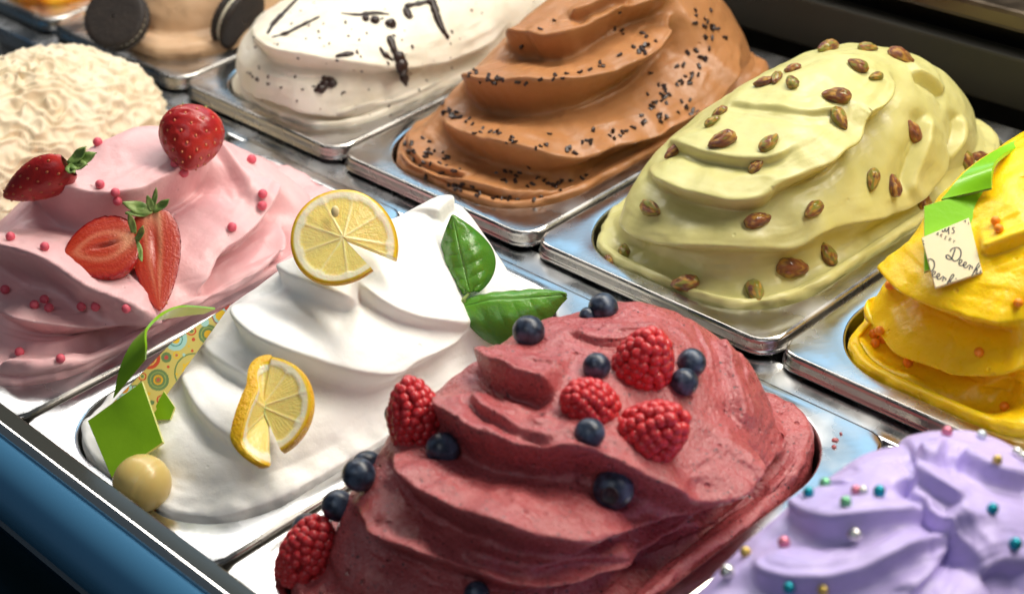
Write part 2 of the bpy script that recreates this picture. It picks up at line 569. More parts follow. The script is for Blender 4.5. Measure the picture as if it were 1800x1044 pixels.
SURF = {}
def mound(key, name, label, levels, strokes, mat, wobble=1.0, fold=1.0, lines=1.0, soft=1, lip=0.0038, nu=340, nv=210, low=0.0016, mid=0.0006, streak=0.00035, bumps=(), extra=None, fseed=0):
    x0, y0, z0 = PAN[key]
    G = base_surface(levels, nu, nv)
    G = G + np.array([x0, y0, z0])
    for (bx, by, br, bh) in bumps:
        d2 = ((G[..., 0] - x0 - bx) ** 2 + (G[..., 1] - y0 - by) ** 2) / br ** 2
        G[..., 2] += bh * np.exp(-d2) * sstep(-0.004, 0.012, G[..., 2] - z0)
    V = G.reshape(-1, 3)
    F = grid_faces(nv, nu)
    cap = np.arange((nv - 1) * nu, nv * nu)
    # base tree for dropping the traced fold lines on the surface
    cs = 3
    Gc = G[::cs, ::cs]
    Fc = grid_faces(Gc.shape[0], Gc.shape[1])
    tree = BVHTree.FromPolygons([tuple(v) for v in Gc.reshape(-1, 3)], [tuple(f) for f in Fc])
    N = grid_normals(G).reshape(-1, 3)
    D = np.zeros(len(V))
    ST = np.zeros(len(V))
    TD = np.zeros_like(V)
    for st in strokes:
        pts, A, ws, B, wl = st[:5]
        A, B = A * 1.5 * fold, B * 2.0 * fold
        fade = st[5] if len(st) > 5 else 0.14
        pix = catmull(pts, 60)
        P3, N3 = [], []
        for (u, v) in pix:
            h = tree.ray_cast(vec(CAM_C), vec(ray(u, v)))
            if h[0] is not None:
                P3.append(h[0])
                N3.append(h[1])
        if len(P3) < 4:
            continue
        P3 = np.array(P3)
        N3 = np.array(N3)
        reach = max(ws * 4, wl * 3)
        lo, hi = P3.min(0) - reach, P3.max(0) + reach
        idx = np.nonzero(np.all((V > lo) & (V < hi), axis=1))[0]
        if not len(idx):
            continue
        Q = V[idx]
        a = P3[:-1]
        ab = P3[1:] - a
        L2 = (ab ** 2).sum(1) + 1e-15
        seglen = np.sqrt(L2)
        cum = np.concatenate([[0], np.cumsum(seglen)])
        best = np.full(len(Q), 1e9)
        bi = np.zeros(len(Q), int)
        bt = np.zeros(len(Q))
        for i in range(len(a)):
            ap = Q - a[i]
            t = np.clip(ap @ ab[i] / L2[i], 0, 1)
            d = np.linalg.norm(ap - t[:, None] * ab[i], axis=1)
            m = d < best
            best[m] = d[m]
            bi[m] = i
            bt[m] = t[m]
        near = a[bi] + bt[:, None] * ab[bi]
        side = np.cross(N[idx], ab[bi])
        sg = np.sign(np.einsum('ij,ij->i', Q - near, side))
        s = best * sg
        ulen = (cum[bi] + bt * seglen[bi])
        u = ulen / cum[-1]
        f = sstep(0, fade, u) * sstep(0, fade, 1 - u)
        wob = noise3(Q * 160 + 7.3 + fseed)
        s = s + 0.0007 * wobble * wob * sstep(0, 0.004, best + 0.001)
        Aj = A * (1 + 0.35 * wobble * noise3(np.column_stack([ulen * 70, np.full(len(ulen), 3.1 + A * 999), np.zeros(len(ulen))])))
        e = 0.0012
        sp = np.sqrt(np.maximum(s, 0) ** 2 + e * e) - e
        tdn = np.maximum(-s, 0) / wl
        up = Aj * np.exp(-sp / ws)
        dn = Aj * np.exp(-(tdn / 0.20) ** 2) - B * (tdn / 0.45) * np.exp(1 - tdn / 0.45)
        d = np.where(s >= 0, up, dn) * f
        # thin spatula lines beside the main crest, coming and going along it
        for kk, (s1, a1) in enumerate(((0.0055, 0.0010), (-0.0065, 0.0011), (-0.0115, 0.0009), (0.0105, 0.0008))):
            nn_ = np.column_stack([ulen * 38, np.full(len(s), 5.3 + 7.1 * kk + A * 777), np.full(len(s), 1.3 * len(pts))])
            w1 = noise3(nn_)
            on = sstep(-0.05, 0.35, noise3(nn_ * 0.9 + 17.7))
            ds_ = s - (s1 + 0.0028 * w1)
            d += lines * a1 * on * f * np.where(ds_ >= 0, np.exp(-ds_ / 0.0022), np.exp(-(ds_ / 0.0009) ** 2) - 0.5 * np.exp(-((ds_ + 0.0022) / 0.0016) ** 2))
        D[idx] += d
        # the crest hangs over the wall below like a laid ribbon
        su = side / (np.linalg.norm(side, axis=1)[:, None] + 1e-12)
        lipw = lip * min(1.0, max(0.0, A) / 0.008) * f * np.exp(-((s - 0.0008) / 0.0045) ** 2)
        TD[idx] -= su * lipw[:, None]
        # smear marks that run along the stroke
        stv = noise3(np.column_stack([ulen * 45, s * 900, np.full(len(s), 1.7 + len(pts))])) + 0.6 * noise3(np.column_stack([ulen * 30, s * 300, np.full(len(s), 9.7 + len(pts))]))
        w = np.exp(-(best / 0.013) ** 2) * f
        ST[idx] = np.where(np.abs(w * stv) > np.abs(ST[idx]), w * stv, ST[idx])
    h = V[:, 2] - z0
    inside = sstep(-0.006, 0.006, h)
    D = D * sstep(0.0, 0.008, h)
    D = blur_rows(D.reshape(nv, nu).copy(), soft).reshape(-1)
    D += low * noise3(V * 38 + 3 + fseed) * inside + mid * noise3(V * 120 + 11 + fseed) * inside
    D += streak * ST * inside
    D += (0.0022 * noise3(V * 55 + 21 + fseed) + 0.0010 * noise3(V * 150 + 2 + fseed)) * np.exp(-((h - 0.001) / 0.008) ** 2)
    if extra is not None:
        D += extra(V, N, h) * inside
    TDg = TD.reshape(nv, nu, 3) * sstep(0.002, 0.010, h).reshape(nv, nu, 1)
    for _ in range(2):
        TDg[1:-1] = 0.25 * TDg[:-2] + 0.5 * TDg[1:-1] + 0.25 * TDg[2:]
    G2 = (V + N * D[:, None]).reshape(G.shape) + TDg
    G2[-3:] = G2[-3:].mean(axis=1, keepdims=True) * 0.0 + G2[-3:]
    V2 = G2.reshape(-1, 3)
    # close the top with a centre vertex
    top = V2[cap].mean(0)
    V3 = np.vstack([V2, top])
    me = fast_mesh(name, V3 - np.array([x0, y0, z0]), F)
    bm = bmesh.new()
    bm.from_mesh(me)
    bm.verts.ensure_lookup_table()
    tv = bm.verts[len(V2)]
    for j in range(nu):
        bm.faces.new((bm.verts[cap[j]], bm.verts[cap[(j + 1) % nu]], tv))
    bm.to_mesh(me)
    bm.free()
    o = link(name, me, mat)
    o.location = (x0, y0, z0)
    tag(o, label, "ice cream", "mounds of gelato in the pans")
    bpy.context.view_layer.update()
    dg = bpy.context.evaluated_depsgraph_get()
    SURF[key] = (BVHTree.FromObject(o, dg), np.array([x0, y0, z0]))
    return o

def hit(key, u, v):
    t, off = SURF[key]
    h = t.ray_cast(vec(CAM_C - off), vec(ray(u, v)))
    if h[0] is None:
        h = t.find_nearest(vec(on_plane(u, v, off + np.array([0, 0, 0.02]), np.array([0, 0, 1.0])) - off))
    return np.array(h[0]) + off, np.array(h[1])

def hit_soft(key, u, v, reach=0.012):
    """like hit, but a ray that just misses the mound gives the point beside it"""
    t, off = SURF[key]
    d = ray(u, v)
    h = t.ray_cast(vec(CAM_C - off), vec(d))
    if h[0] is not None:
        return np.array(h[0]) + off, np.array(h[1]), True
    best = None
    for s in np.linspace(0.45, 1.3, 240):
        q = CAM_C + d * s
        n = t.find_nearest(vec(q - off))
        if n[0] is not None and (best is None or n[3] < best[0]):
            best = (n[3], q, np.array(n[1]))
    return best[1], best[2], False

G_RASP = gelato_mat("raspberry_gelato", (0.40, 0.075, 0.082), (0.48, 0.105, 0.11), rough=0.29,
                    specks=[(240, 0.16, 0.34, (0.025, 0.007, 0.010)), (560, 0.26, 0.24, (0.10, 0.018, 0.026))], bump=0.0015, bscale=480, radius=(1, 0.25, 0.2), pits=0.25, pit_depth=2.5, sss=0.06, spec=0.8)
G_WHITE = gelato_mat("white_gelato", (0.90, 0.90, 0.87), (0.925, 0.92, 0.90), rough=0.5, bump=0.0003, sss=0.2, radius=(1, 0.9, 0.8))
G_PINK = gelato_mat("strawberry_gelato", (0.76, 0.43, 0.45), (0.82, 0.52, 0.53), rough=0.45, specks=[(330, 0.10, 0.03, (0.22, 0.08, 0.08))], bump=0.0003, radius=(1, 0.5, 0.45))
G_PIST = gelato_mat("pistachio_gelato", (0.54, 0.515, 0.20), (0.60, 0.57, 0.25), rough=0.38, bump=0.00022, bscale=260, radius=(1, 0.9, 0.3))
G_CHOC = gelato_mat("chocolate_gelato", (0.37, 0.165, 0.062), (0.44, 0.20, 0.078), rough=0.40, bump=0.0003, radius=(1, 0.5, 0.25))
G_MANGO = gelato_mat("mango_gelato", (0.93, 0.60, 0.004), (0.96, 0.65, 0.010), rough=0.32, sss=0.45, bump=0.0005, bscale=380, radius=(1, 0.6, 0.1))
G_VIOLET = gelato_mat("violet_gelato", (0.52, 0.43, 0.80), (0.58, 0.49, 0.84), rough=0.40, bump=0.0003, radius=(0.7, 0.6, 1))
G_STRAC = gelato_mat("stracciatella_gelato", (0.80, 0.74, 0.60), (0.86, 0.81, 0.70), rough=0.45, specks=[(110, 0.12, 0.16, (0.10, 0.05, 0.03)), (210, 0.14, 0.10, (0.25, 0.16, 0.11))], bump=0.0003)
G_CREAM = gelato_mat("cream_gelato", (0.77, 0.63, 0.43), (0.84, 0.73, 0.54), rough=0.45, bump=0.0003)
G_HAZEL = gelato_mat("hazelnut_gelato", (0.55, 0.35, 0.20), (0.60, 0.40, 0.24), rough=0.45, specks=[(300, 0.10, 0.05, (0.10, 0.05, 0.02))], bump=0.0003)
G_PEACH = gelato_mat("peach_gelato", (0.88, 0.42, 0.01), (0.85, 0.20, 0.01), rough=0.35, bump=0.0004)

mound("rasp", "raspberry_gelato", "dark pink speckled gelato topped with raspberries and blueberries",
      dome(0.068, -0.0106, 0.0177, p=1.95, q=2.5, wa=0.0625, wb=0.1070, k=1.13), [
    ([(853, 628), (873, 651), (900, 668), (935, 677), (985, 690)], 0.006, 0.010, 0.003, 0.010),
    ([(777, 690), (787, 729), (847, 766), (893, 781), (967, 791), (1033, 799), (1083, 819), (1133, 846), (1180, 863), (1230, 850), (1275, 810), (1310, 750)], 0.0065, 0.011, 0.006, 0.017),
    ([(833, 690), (853, 723), (900, 753), (953, 773), (985, 780)], 0.0022, 0.006, 0.001, 0.005),
    ([(662, 752), (680, 785), (700, 800), (727, 839), (787, 879), (853, 909), (920, 933), (1000, 941), (1050, 928), (1117, 909), (1200, 885), (1280, 840), (1340, 775)], 0.0065, 0.012, 0.006, 0.016),
    ([(790, 945), (840, 962), (883, 972), (943, 983), (1033, 970), (1110, 960), (1170, 930)], 0.0028, 0.006, 0.001, 0.007),
    ([(605, 860), (627, 885), (653, 909), (683, 936), (760, 962), (833, 983), (883, 1003), (950, 1014), (1017, 1006), (1083, 988), (1150, 958), (1210, 930), (1290, 880), (1360, 825)], 0.0065, 0.010, 0.005, 0.019),
    ([(1200, 985), (1270, 930), (1330, 875), (1385, 830)], 0.003, 0.006, 0.003, 0.008),
    ([(1235, 905), (1290, 860), (1345, 800), (1375, 760)], 0.003, 0.005, 0.002, 0.007),
    ([(1250, 560), (1285, 630), (1300, 700), (1305, 760)], 0.0014, 0.008, 0.001, 0.010),
    ([(1000, 580), (1060, 600), (1120, 595), (1180, 600)], 0.001, 0.008, 0.0008, 0.008),
], G_RASP, fold=1.15, lines=1.4, nu=430, nv=260, low=0.0020, mid=0.0009, streak=0.0007)

mound("lemon", "lemon_gelato", "smooth white gelato with lemon slices and basil on top",
      dome(0.060, 0.002, 0.032, p=1.5, q=1.4, apron=0.003, wa=0.062, wb=0.108, k=1.0), [
    ([(487, 440), (492, 462), (520, 487), (570, 508), (640, 530)], 0.006, 0.010, 0.004, 0.016),
    ([(425, 520), (428, 560), (460, 593), (500, 612), (567, 634), (630, 650), (683, 650), (717, 628), (767, 605), (840, 563)], 0.008, 0.014, 0.007, 0.020),
    ([(625, 490), (650, 515), (685, 540), (725, 557), (775, 566), (830, 562)], 0.0045, 0.008, 0.003, 0.010),
    ([(340, 575), (362, 603), (392, 626), (425, 644), (475, 680), (520, 720)], 0.003, 0.012, 0.003, 0.016),
    ([(312, 640), (328, 675), (350, 712), (385, 748), (430, 770), (490, 780)], 0.003, 0.012, 0.003, 0.014),
    ([(228, 785), (250, 776), (275, 780), (292, 795)], 0.0025, 0.006, 0.0, 0.008),
    ([(760, 385), (790, 355), (825, 375), (860, 410)], 0.004, 0.008, 0.003, 0.012),
], G_WHITE, wobble=0.15, fold=0.70, lines=0.3, soft=2, nu=430, nv=230, low=0.0012, mid=0.00025, streak=0.00012, bumps=[(0.002, 0.095, 0.022, 0.022), (-0.010, 0.03, 0.03, 0.006)])

mound("straw", "strawberry_gelato", "pale pink gelato topped with cut strawberries and pink pearls",
      dome(0.069, -0.0126, 0.0208, p=1.4, q=1.55, wa=0.0670, wb=0.1030, k=2.1), [
    ([(15, 350), (45, 337), (90, 344), (150, 354), (215, 357), (262, 340), (320, 300), (370, 262)], 0.006, 0.013, 0.006, 0.016),
    ([(-20, 445), (20, 447), (55, 455), (110, 478), (150, 508), (200, 530), (235, 543), (275, 548)], 0.0075, 0.012, 0.006, 0.018),
    ([(318, 520), (345, 480), (372, 440), (410, 415), (450, 375), (480, 320)], 0.004, 0.010, 0.004, 0.013),
    ([(-20, 535), (20, 548), (67, 558), (167, 563), (267, 553), (347, 525), (417, 503), (477, 445), (505, 370)], 0.005, 0.009, 0.004, 0.015),
    ([(-20, 645), (40, 650), (100, 647), (167, 634), (250, 605), (350, 560)], 0.005, 0.009, 0.004, 0.013),
    ([(-10, 672), (70, 665), (150, 650), (230, 625)], 0.003, 0.005, 0.002, 0.006),
    ([(350, 230), (400, 270), (430, 320), (440, 370)], 0.0014, 0.010, 0.0012, 0.012),
], G_PINK, fold=1.65, lines=1.2, wobble=0.6, nu=400, nv=240, low=0.0015, mid=0.0004, streak=0.0003)

mound("violet", "violet_gelato", "violet gelato dotted with metallic sugar pearls in the lower right corner",
      dome(0.086, -0.0005, 0.020, p=1.8, q=2.1, wa=0.0635, wb=0.108, k=1.2), [
    ([(1362, 862), (1387, 883), (1417, 899), (1450, 913), (1483, 916), (1533, 905), (1600, 885), (1640, 855)], 0.0065, 0.010, 0.005, 0.014),
    ([(1325, 970), (1345, 1000), (1400, 1012), (1470, 1005), (1550, 975), (1640, 925), (1680, 890)], 0.006, 0.010, 0.005, 0.014),
    ([(1595, 815), (1625, 832), (1660, 855), (1700, 878)], 0.004, 0.006, 0.006, 0.010),
    ([(1610, 850), (1640, 878), (1683, 915), (1720, 970), (1740, 1040)], 0.005, 0.008, 0.005, 0.012),
    ([(1690, 785), (1720, 808), (1755, 830), (1810, 836)], 0.005, 0.008, 0.005, 0.012),
    ([(1590, 1040), (1640, 985), (1670, 940), (1665, 900)], 0.005, 0.007, 0.004, 0.010),
    ([(1720, 1000), (1760, 980), (1820, 985)], 0.004, 0.008, 0.006, 0.012),
    ([(1620, 780), (1640, 800), (1655, 770)], 0.003, 0.005, 0.003, 0.008),
    ([(1420, 865), (1440, 845), (1470, 848), (1500, 845)], 0.002, 0.004, 0.001, 0.004),
], G_VIOLET, wobble=0.6, fold=0.52, lines=1.0, soft=4, nu=400, nv=240, low=0.0018, mid=0.0005, streak=0.0005)

mound("pist", "pistachio_gelato", "pale green gelato studded with whole pistachio nuts",
      dome(0.0815, 0.018, 0.000, p=1.95, q=1.65, wa=0.0650, wb=0.1125, apron=0.006, k=2.0), [
    ([(1150, 240), (1190, 252), (1233, 266), (1300, 279), (1360, 275), (1395, 255)], 0.0035, 0.007, 0.002, 0.008),
    ([(1120, 255), (1135, 290), (1200, 327), (1287, 347), (1333, 342), (1360, 319), (1413, 295), (1447, 279), (1467, 259), (1493, 242), (1507, 202), (1535, 184), (1562, 148), (1562, 118)], 0.0072, 0.008, 0.005, 0.012),
    ([(1060, 355), (1085, 385), (1130, 412), (1200, 424), (1330, 428), (1390, 428), (1440, 398), (1500, 382), (1560, 367), (1600, 350), (1645, 300), (1685, 225)], 0.0045, 0.009, 0.005, 0.017),
    ([(1060, 420), (1110, 462), (1180, 488), (1260, 500), (1340, 495), (1420, 470), (1500, 430)], -0.002, 0.005, 0.003, 0.008),
    ([(1635, 200), (1628, 240), (1613, 285), (1590, 345)], 0.004, 0.007, 0.003, 0.010),
    ([(1690, 200), (1690, 240), (1670, 290)], 0.003, 0.006, 0.003, 0.009),
    ([(1270, 190), (1300, 180), (1360, 185), (1420, 195), (1480, 190)], 0.0016, 0.007, 0.0010, 0.009),
    ([(1600, 120), (1640, 140), (1665, 160)], 0.004, 0.006, 0.003, 0.008),
    ([(1120, 480), (1170, 505), (1230, 515), (1290, 525), (1350, 520)], 0.002, 0.004, 0.001, 0.005),
], G_PIST, wobble=0.6, fold=0.75, lines=0.6, soft=3, nu=430, nv=240, low=0.0024, mid=0.0005, streak=0.00025)

mound("choc", "chocolate_gelato", "milk chocolate gelato scattered with dark chocolate chips",
      dome(0.090, -0.002, 0.046, p=1.35, q=1.35, wa=0.0639, wb=0.1139, k=0.8), [
    ([(880, 58), (900, 68), (935, 66), (963, 72), (1000, 66), (1040, 45), (1083, 22), (1140, 5), (1180, -20)], 0.006, 0.009, 0.005, 0.016),
    ([(800, 125), (820, 140), (847, 149), (900, 155), (967, 150), (1033, 140), (1083, 120), (1133, 90), (1165, 50), (1190, 10)], 0.008, 0.012, 0.007, 0.020),
    ([(755, 185), (775, 203), (800, 222), (850, 243), (900, 256), (950, 270), (1013, 273), (1067, 250), (1133, 232), (1200, 205), (1255, 150), (1300, 70)], 0.007, 0.012, 0.006, 0.018),
    ([(690, 245), (705, 270), (733, 293), (783, 312), (850, 320), (900, 333), (970, 328), (1060, 300)], 0.004, 0.007, 0.003, 0.009),
    ([(715, 235), (740, 275), (790, 290), (830, 300)], 0.003, 0.005, 0.002, 0.006),
    ([(1000, 40), (1050, 15), (1100, -5)], 0.003, 0.004, 0.002, 0.005),
], G_CHOC, fold=1.25, nu=430, nv=240, low=0.0016, mid=0.0005, streak=0.0005)

mound("mango", "mango_gelato", "bright yellow gelato with orange pearls and a lettered tag",
      dome(0.094, 0.002, -0.001, p=2.4, q=1.6, wa=0.0668, wb=0.104, k=1.0), [
    ([(1622, 375), (1595, 420), (1579, 458), (1589, 480), (1617, 507), (1667, 528), (1733, 548), (1810, 560)], 0.006, 0.010, 0.005, 0.020),
    ([(1545, 500), (1550, 535), (1555, 560), (1570, 583), (1600, 607), (1667, 630), (1733, 641), (1820, 638)], 0.006, 0.009, 0.004, 0.012),
    ([(1490, 560), (1530, 613), (1590, 645), (1633, 658), (1700, 671), (1810, 674)], 0.003, 0.005, 0.002, 0.007),
    ([(1725, 440), (1760, 425), (1820, 400)], 0.003, 0.005, 0.0012, 0.008),
], G_MANGO, wobble=0.5, fold=1.25, lines=0.7, soft=2, nu=400, nv=230, low=0.0014, mid=0.0007, streak=0.0004)

mound("strac", "stracciatella_gelato", "creamy white gelato streaked with dark chocolate drizzle",
      dome(0.060, 0.0068, -0.020, p=3.1, q=2.0, wa=0.0670, wb=0.117, k=0.8), [
    ([(440, 20), (447, 45), (465, 72), (505, 92), (600, 105), (700, 110), (800, 88), (900, 40)], 0.005, 0.010, 0.004, 0.014),
    ([(398, 75), (410, 110), (430, 138), (467, 155), (533, 178), (600, 188), (700, 176), (800, 125)], 0.005, 0.007, 0.005, 0.013),
    ([(385, 130), (405, 165), (450, 190), (520, 212), (600, 222), (680, 205)], 0.002, 0.004, 0.002, 0.006),
], G_STRAC, nu=300, nv=190, low=0.0018, mid=0.0006)

def ripple(V, N, h):
    c = V @ np.array([0.72, -0.69, -0.85])
    w = noise3(V * 55 + 5) + 0.5 * noise3(V * 120 + 9)
    ph = c / 0.0105 + 1.35 * w
    a = 1 - 2 * np.abs(np.sin(math.pi * ph))
    g = 0.55 + 0.6 * noise3(V * 48 + 31)
    return 0.0030 * a * g + 0.0022 * (1 - 2 * np.abs(noise3(V * 80 + 77)))

mound("cream", "cream_gelato", "rippled cream coloured gelato behind the pink one at the left edge",
      dome(0.060, -0.0103, 0.0149, p=2.7, q=1.6, wa=0.068, wb=0.1144, k=0.87), [], G_CREAM, nu=330, nv=220, low=0.003, extra=ripple)

mound("hazel", "hazelnut_gelato", "light brown gelato with two dark sandwich cookies at the top left",
      dome(0.070, 0.0, 0.030, p=3.0, q=2.6, wa=0.060, wb=0.106, apron=0.009), [
    ([(230, 85), (270, 100), (330, 108), (400, 95)], 0.003, 0.005, 0.003, 0.006),
], G_HAZEL, nu=260, nv=160)
mound("peach", "peach_gelato", "orange and yellow gelato glimpsed at the very top left corner",
      dome(0.055, 0.0, 0.03), [], G_PEACH, nu=200, nv=120)
# ------------------------------------------------------------------ toppings: generic shapes
def sphere_vf(nu=16, nv=10):
    V = [(0, 0, 1.0)]
    for i in range(1, nv):
        a = math.pi * i / nv
        for j in range(nu):
            b = 2 * math.pi * j / nu
            V.append((math.sin(a) * math.cos(b), math.sin(a) * math.sin(b), math.cos(a)))
    V.append((0, 0, -1.0))
    F = [(0, 1 + j, 1 + (j + 1) % nu) for j in range(nu)]
    for i in range(nv - 2):
        for j in range(nu):
            a = 1 + i * nu + j
            b = 1 + i * nu + (j + 1) % nu
            F.append((a, a + nu, b + nu, b))
    e = len(V) - 1
    s = 1 + (nv - 2) * nu
    F += [(e, s + (j + 1) % nu, s + j) for j in range(nu)]
    return np.array(V), F

def px_m(u, v, P):
    """metres that one photo pixel covers at point P"""
    return float(np.dot(CAM_C - np.asarray(P), BACK)) / FPX

def share(name, me, mw, parent=None):
    o = bpy.data.objects.new(name, me)
    COL.objects.link(o)
    if parent is not None:
        o.parent = parent
    o.matrix_world = mw
    return o

def img_dir(deg, n):
    """direction in the surface plane that shows at this angle in the picture (0 right, 90 up)"""
    a = math.radians(deg)
    d = RIGHT * math.cos(a) + UP * math.sin(a)
    d = d - n * np.dot(d, n)
    return d / np.linalg.norm(d)

# ---- sugar pearls
sv, sf = sphere_vf(20, 12)
def pearl_mesh(name, mat):
    me = bpy.data.meshes.new(name)
    me.from_pydata([tuple(v) for v in sv], [], sf)
    me.materials.append(mat)
    me.polygons.foreach_set("use_smooth", np.ones(len(me.polygons), dtype=bool))
    return me
PEARL = {
    'pink': pearl_mesh("pink_pearl", plain_mat("pink_sugar", (0.74, 0.11, 0.165), rough=0.45, sss=0.1, bump=0.00008, bscale=900)),
    'orange': pearl_mesh("orange_pearl", plain_mat("orange_sugar", (0.95, 0.30, 0.012), rough=0.32, sss=0.1, bump=0.00006, bscale=900)),
    'silver': pearl_mesh("silver_pearl", plain_mat("silver_sugar", (0.80, 0.79, 0.76), rough=0.24, metallic=0.85)),
    'gold': pearl_mesh("gold_pearl", plain_mat("gold_sugar", (0.62, 0.45, 0.12), rough=0.3, metallic=0.6)),
    'teal': pearl_mesh("teal_pearl", plain_mat("teal_sugar", (0.01, 0.30, 0.38), rough=0.24, metallic=0.6)),
    'green': pearl_mesh("green_pearl", plain_mat("green_sugar", (0.20, 0.55, 0.30), rough=0.27, metallic=0.6)),
    'rose': pearl_mesh("rose_pearl", plain_mat("rose_sugar", (0.75, 0.24, 0.34), rough=0.27, metallic=0.5)),
    'pale': pearl_mesh("pale_pearl", plain_mat("pale_sugar", (0.72, 0.80, 0.84), rough=0.3, metallic=0.4)),
}
def pearl(key, kind, u, v, rpx, label, group, name):
    P, n = hit(key, u, v)
    r = rpx * px_m(u, v, P)
    c = P + n * r * 0.6
    o = share(name, PEARL[kind], mat4(*np.eye(3), c, r))
    tag(o, label, "sugar pearl", group)

g = "pink sugar pearls on the pink gelato"
for u, v, l in [
    (187, 236, "upper pink pearl of the pair left of the whole strawberry"), (174, 254, "lower pink pearl of the pair left of the whole strawberry"),
    (177, 328, "left pink pearl of the three under the leafy strawberry wedge"), (202, 337, "right pink pearl of the three under the leafy strawberry wedge"),
    (207, 350, "pink pearl half sunk below the fold above the halved strawberries"),
    (309, 291, "left pink pearl just below the whole strawberry"), (320, 301, "right pink pearl just below the whole strawberry"),
    (440, 284, "small pink pearl far right of the whole strawberry"), (460, 342, "pink pearl nearest to the upper lemon slice"),
    (462, 364, "pink pearl under the one nearest to the upper lemon slice"), (408, 402, "lone pink pearl right of the halved strawberries"),
    (20, 420, "pink pearl near the left edge above the long fold"), (78, 438, "pink pearl left of the round strawberry half"),
    (8, 512, "pink pearl cut by the left edge of the picture"), (60, 540, "left pink pearl of the cluster of three at the left"),
    (77, 531, "upper pink pearl of the cluster of three at the left"), (85, 545, "lower pink pearl of the cluster of three at the left"),
    (146, 535, "left pink pearl of the shaded pair under the strawberry half"), (170, 535, "right pink pearl of the shaded pair under the strawberry half"),
    (226, 540, "pink pearl tucked under the ragged fold beside the strawberry tip"),
    (35, 623, "lower left pink pearl near the front of the pink gelato"), (106, 633, "pink pearl lowest on the front of the pink gelato")]:
    pearl("straw", 'pink', u, v, 8.4, l, g, "pink_pearl")
g = "orange sugar pearls on the yellow gelato"
for u, v, l in [
    (1567, 502, "orange pearl beside the tall yellow rim, below the tag"), (1788, 532, "orange pearl on the upper yellow shelf at the right edge"),
    (1535, 591, "left orange pearl in the cluster of four"), (1549, 584, "top orange pearl in the cluster of four"),
    (1554, 598, "right orange pearl in the cluster of four"), (1535, 606, "bottom orange pearl in the cluster of four"),
    (1597, 642, "orange pearl on a small peak below the cluster of four"), (1723, 620, "lone orange pearl on the middle yellow fold"),
    (1768, 718, "lowest orange pearl near the rim of the yellow pan"), (1752, 390, "upper orange pearl beside the green plate"),
    (1757, 405, "lower orange pearl beside the green plate")]:
    pearl("mango", 'orange', u, v, 8.6, l, g, "orange_pearl")
g = "metallic sugar pearls on the violet gelato"
for k, u, v, r, l in [
    ('silver', 1668, 742, 11, "silver pearl on the very top of the violet gelato"), ('rose', 1712, 749, 8, "rose pearl on the top ridge right of the silver one"),
    ('rose', 1664, 764, 9, "rose pearl just below the topmost silver pearl"), ('pale', 1724, 769, 8, "pale whitish pearl near the violet peak"),
    ('gold', 1752, 812, 8, "gold pearl at the upper right of the violet gelato"), ('silver', 1786, 800, 9, "left silver pearl of the pair at the right edge"),
    ('silver', 1797, 808, 9, "right silver pearl of the pair at the right edge"), ('silver', 1472, 813, 11, "silver pearl perched on the left violet shoulder"),
    ('green', 1457, 850, 9.5, "green pearl below the silver one on the left shoulder"), ('teal', 1422, 870, 9, "teal pearl furthest left on the violet shelf"),
    ('rose', 1505, 866, 8, "rose pearl touching a silver one on the violet shelf"), ('silver', 1517, 867, 8, "silver pearl touching a rose one on the violet shelf"),
    ('teal', 1544, 869, 10, "big teal pearl in the middle of the violet shelf"), ('green', 1488, 887, 9.5, "green pearl lowest on the violet shelf"),
    ('silver', 1501, 936, 12, "large silver pearl on the violet wall under the shelf"), ('rose', 1379, 959, 10, "rose pearl on the left violet wall"),
    ('gold', 1314, 974, 9, "gold pearl at the left foot of the violet gelato"), ('silver', 1283, 1010, 12.5, "large silver pearl at the lower left foot of the violet gelato"),
    ('teal', 1389, 1028, 10, "teal pearl near the bottom edge of the picture"), ('gold', 1446, 1033, 9, "gold pearl at the bottom edge of the picture"),
    ('teal', 1742, 898, 9.5, "teal pearl on the right half of the violet gelato"), ('teal', 1780, 955, 10.5, "lowest teal pearl at the right of the violet gelato")]:
    pearl("violet", k, u, v, r * 1.12, l, g, "sugar_pearl")

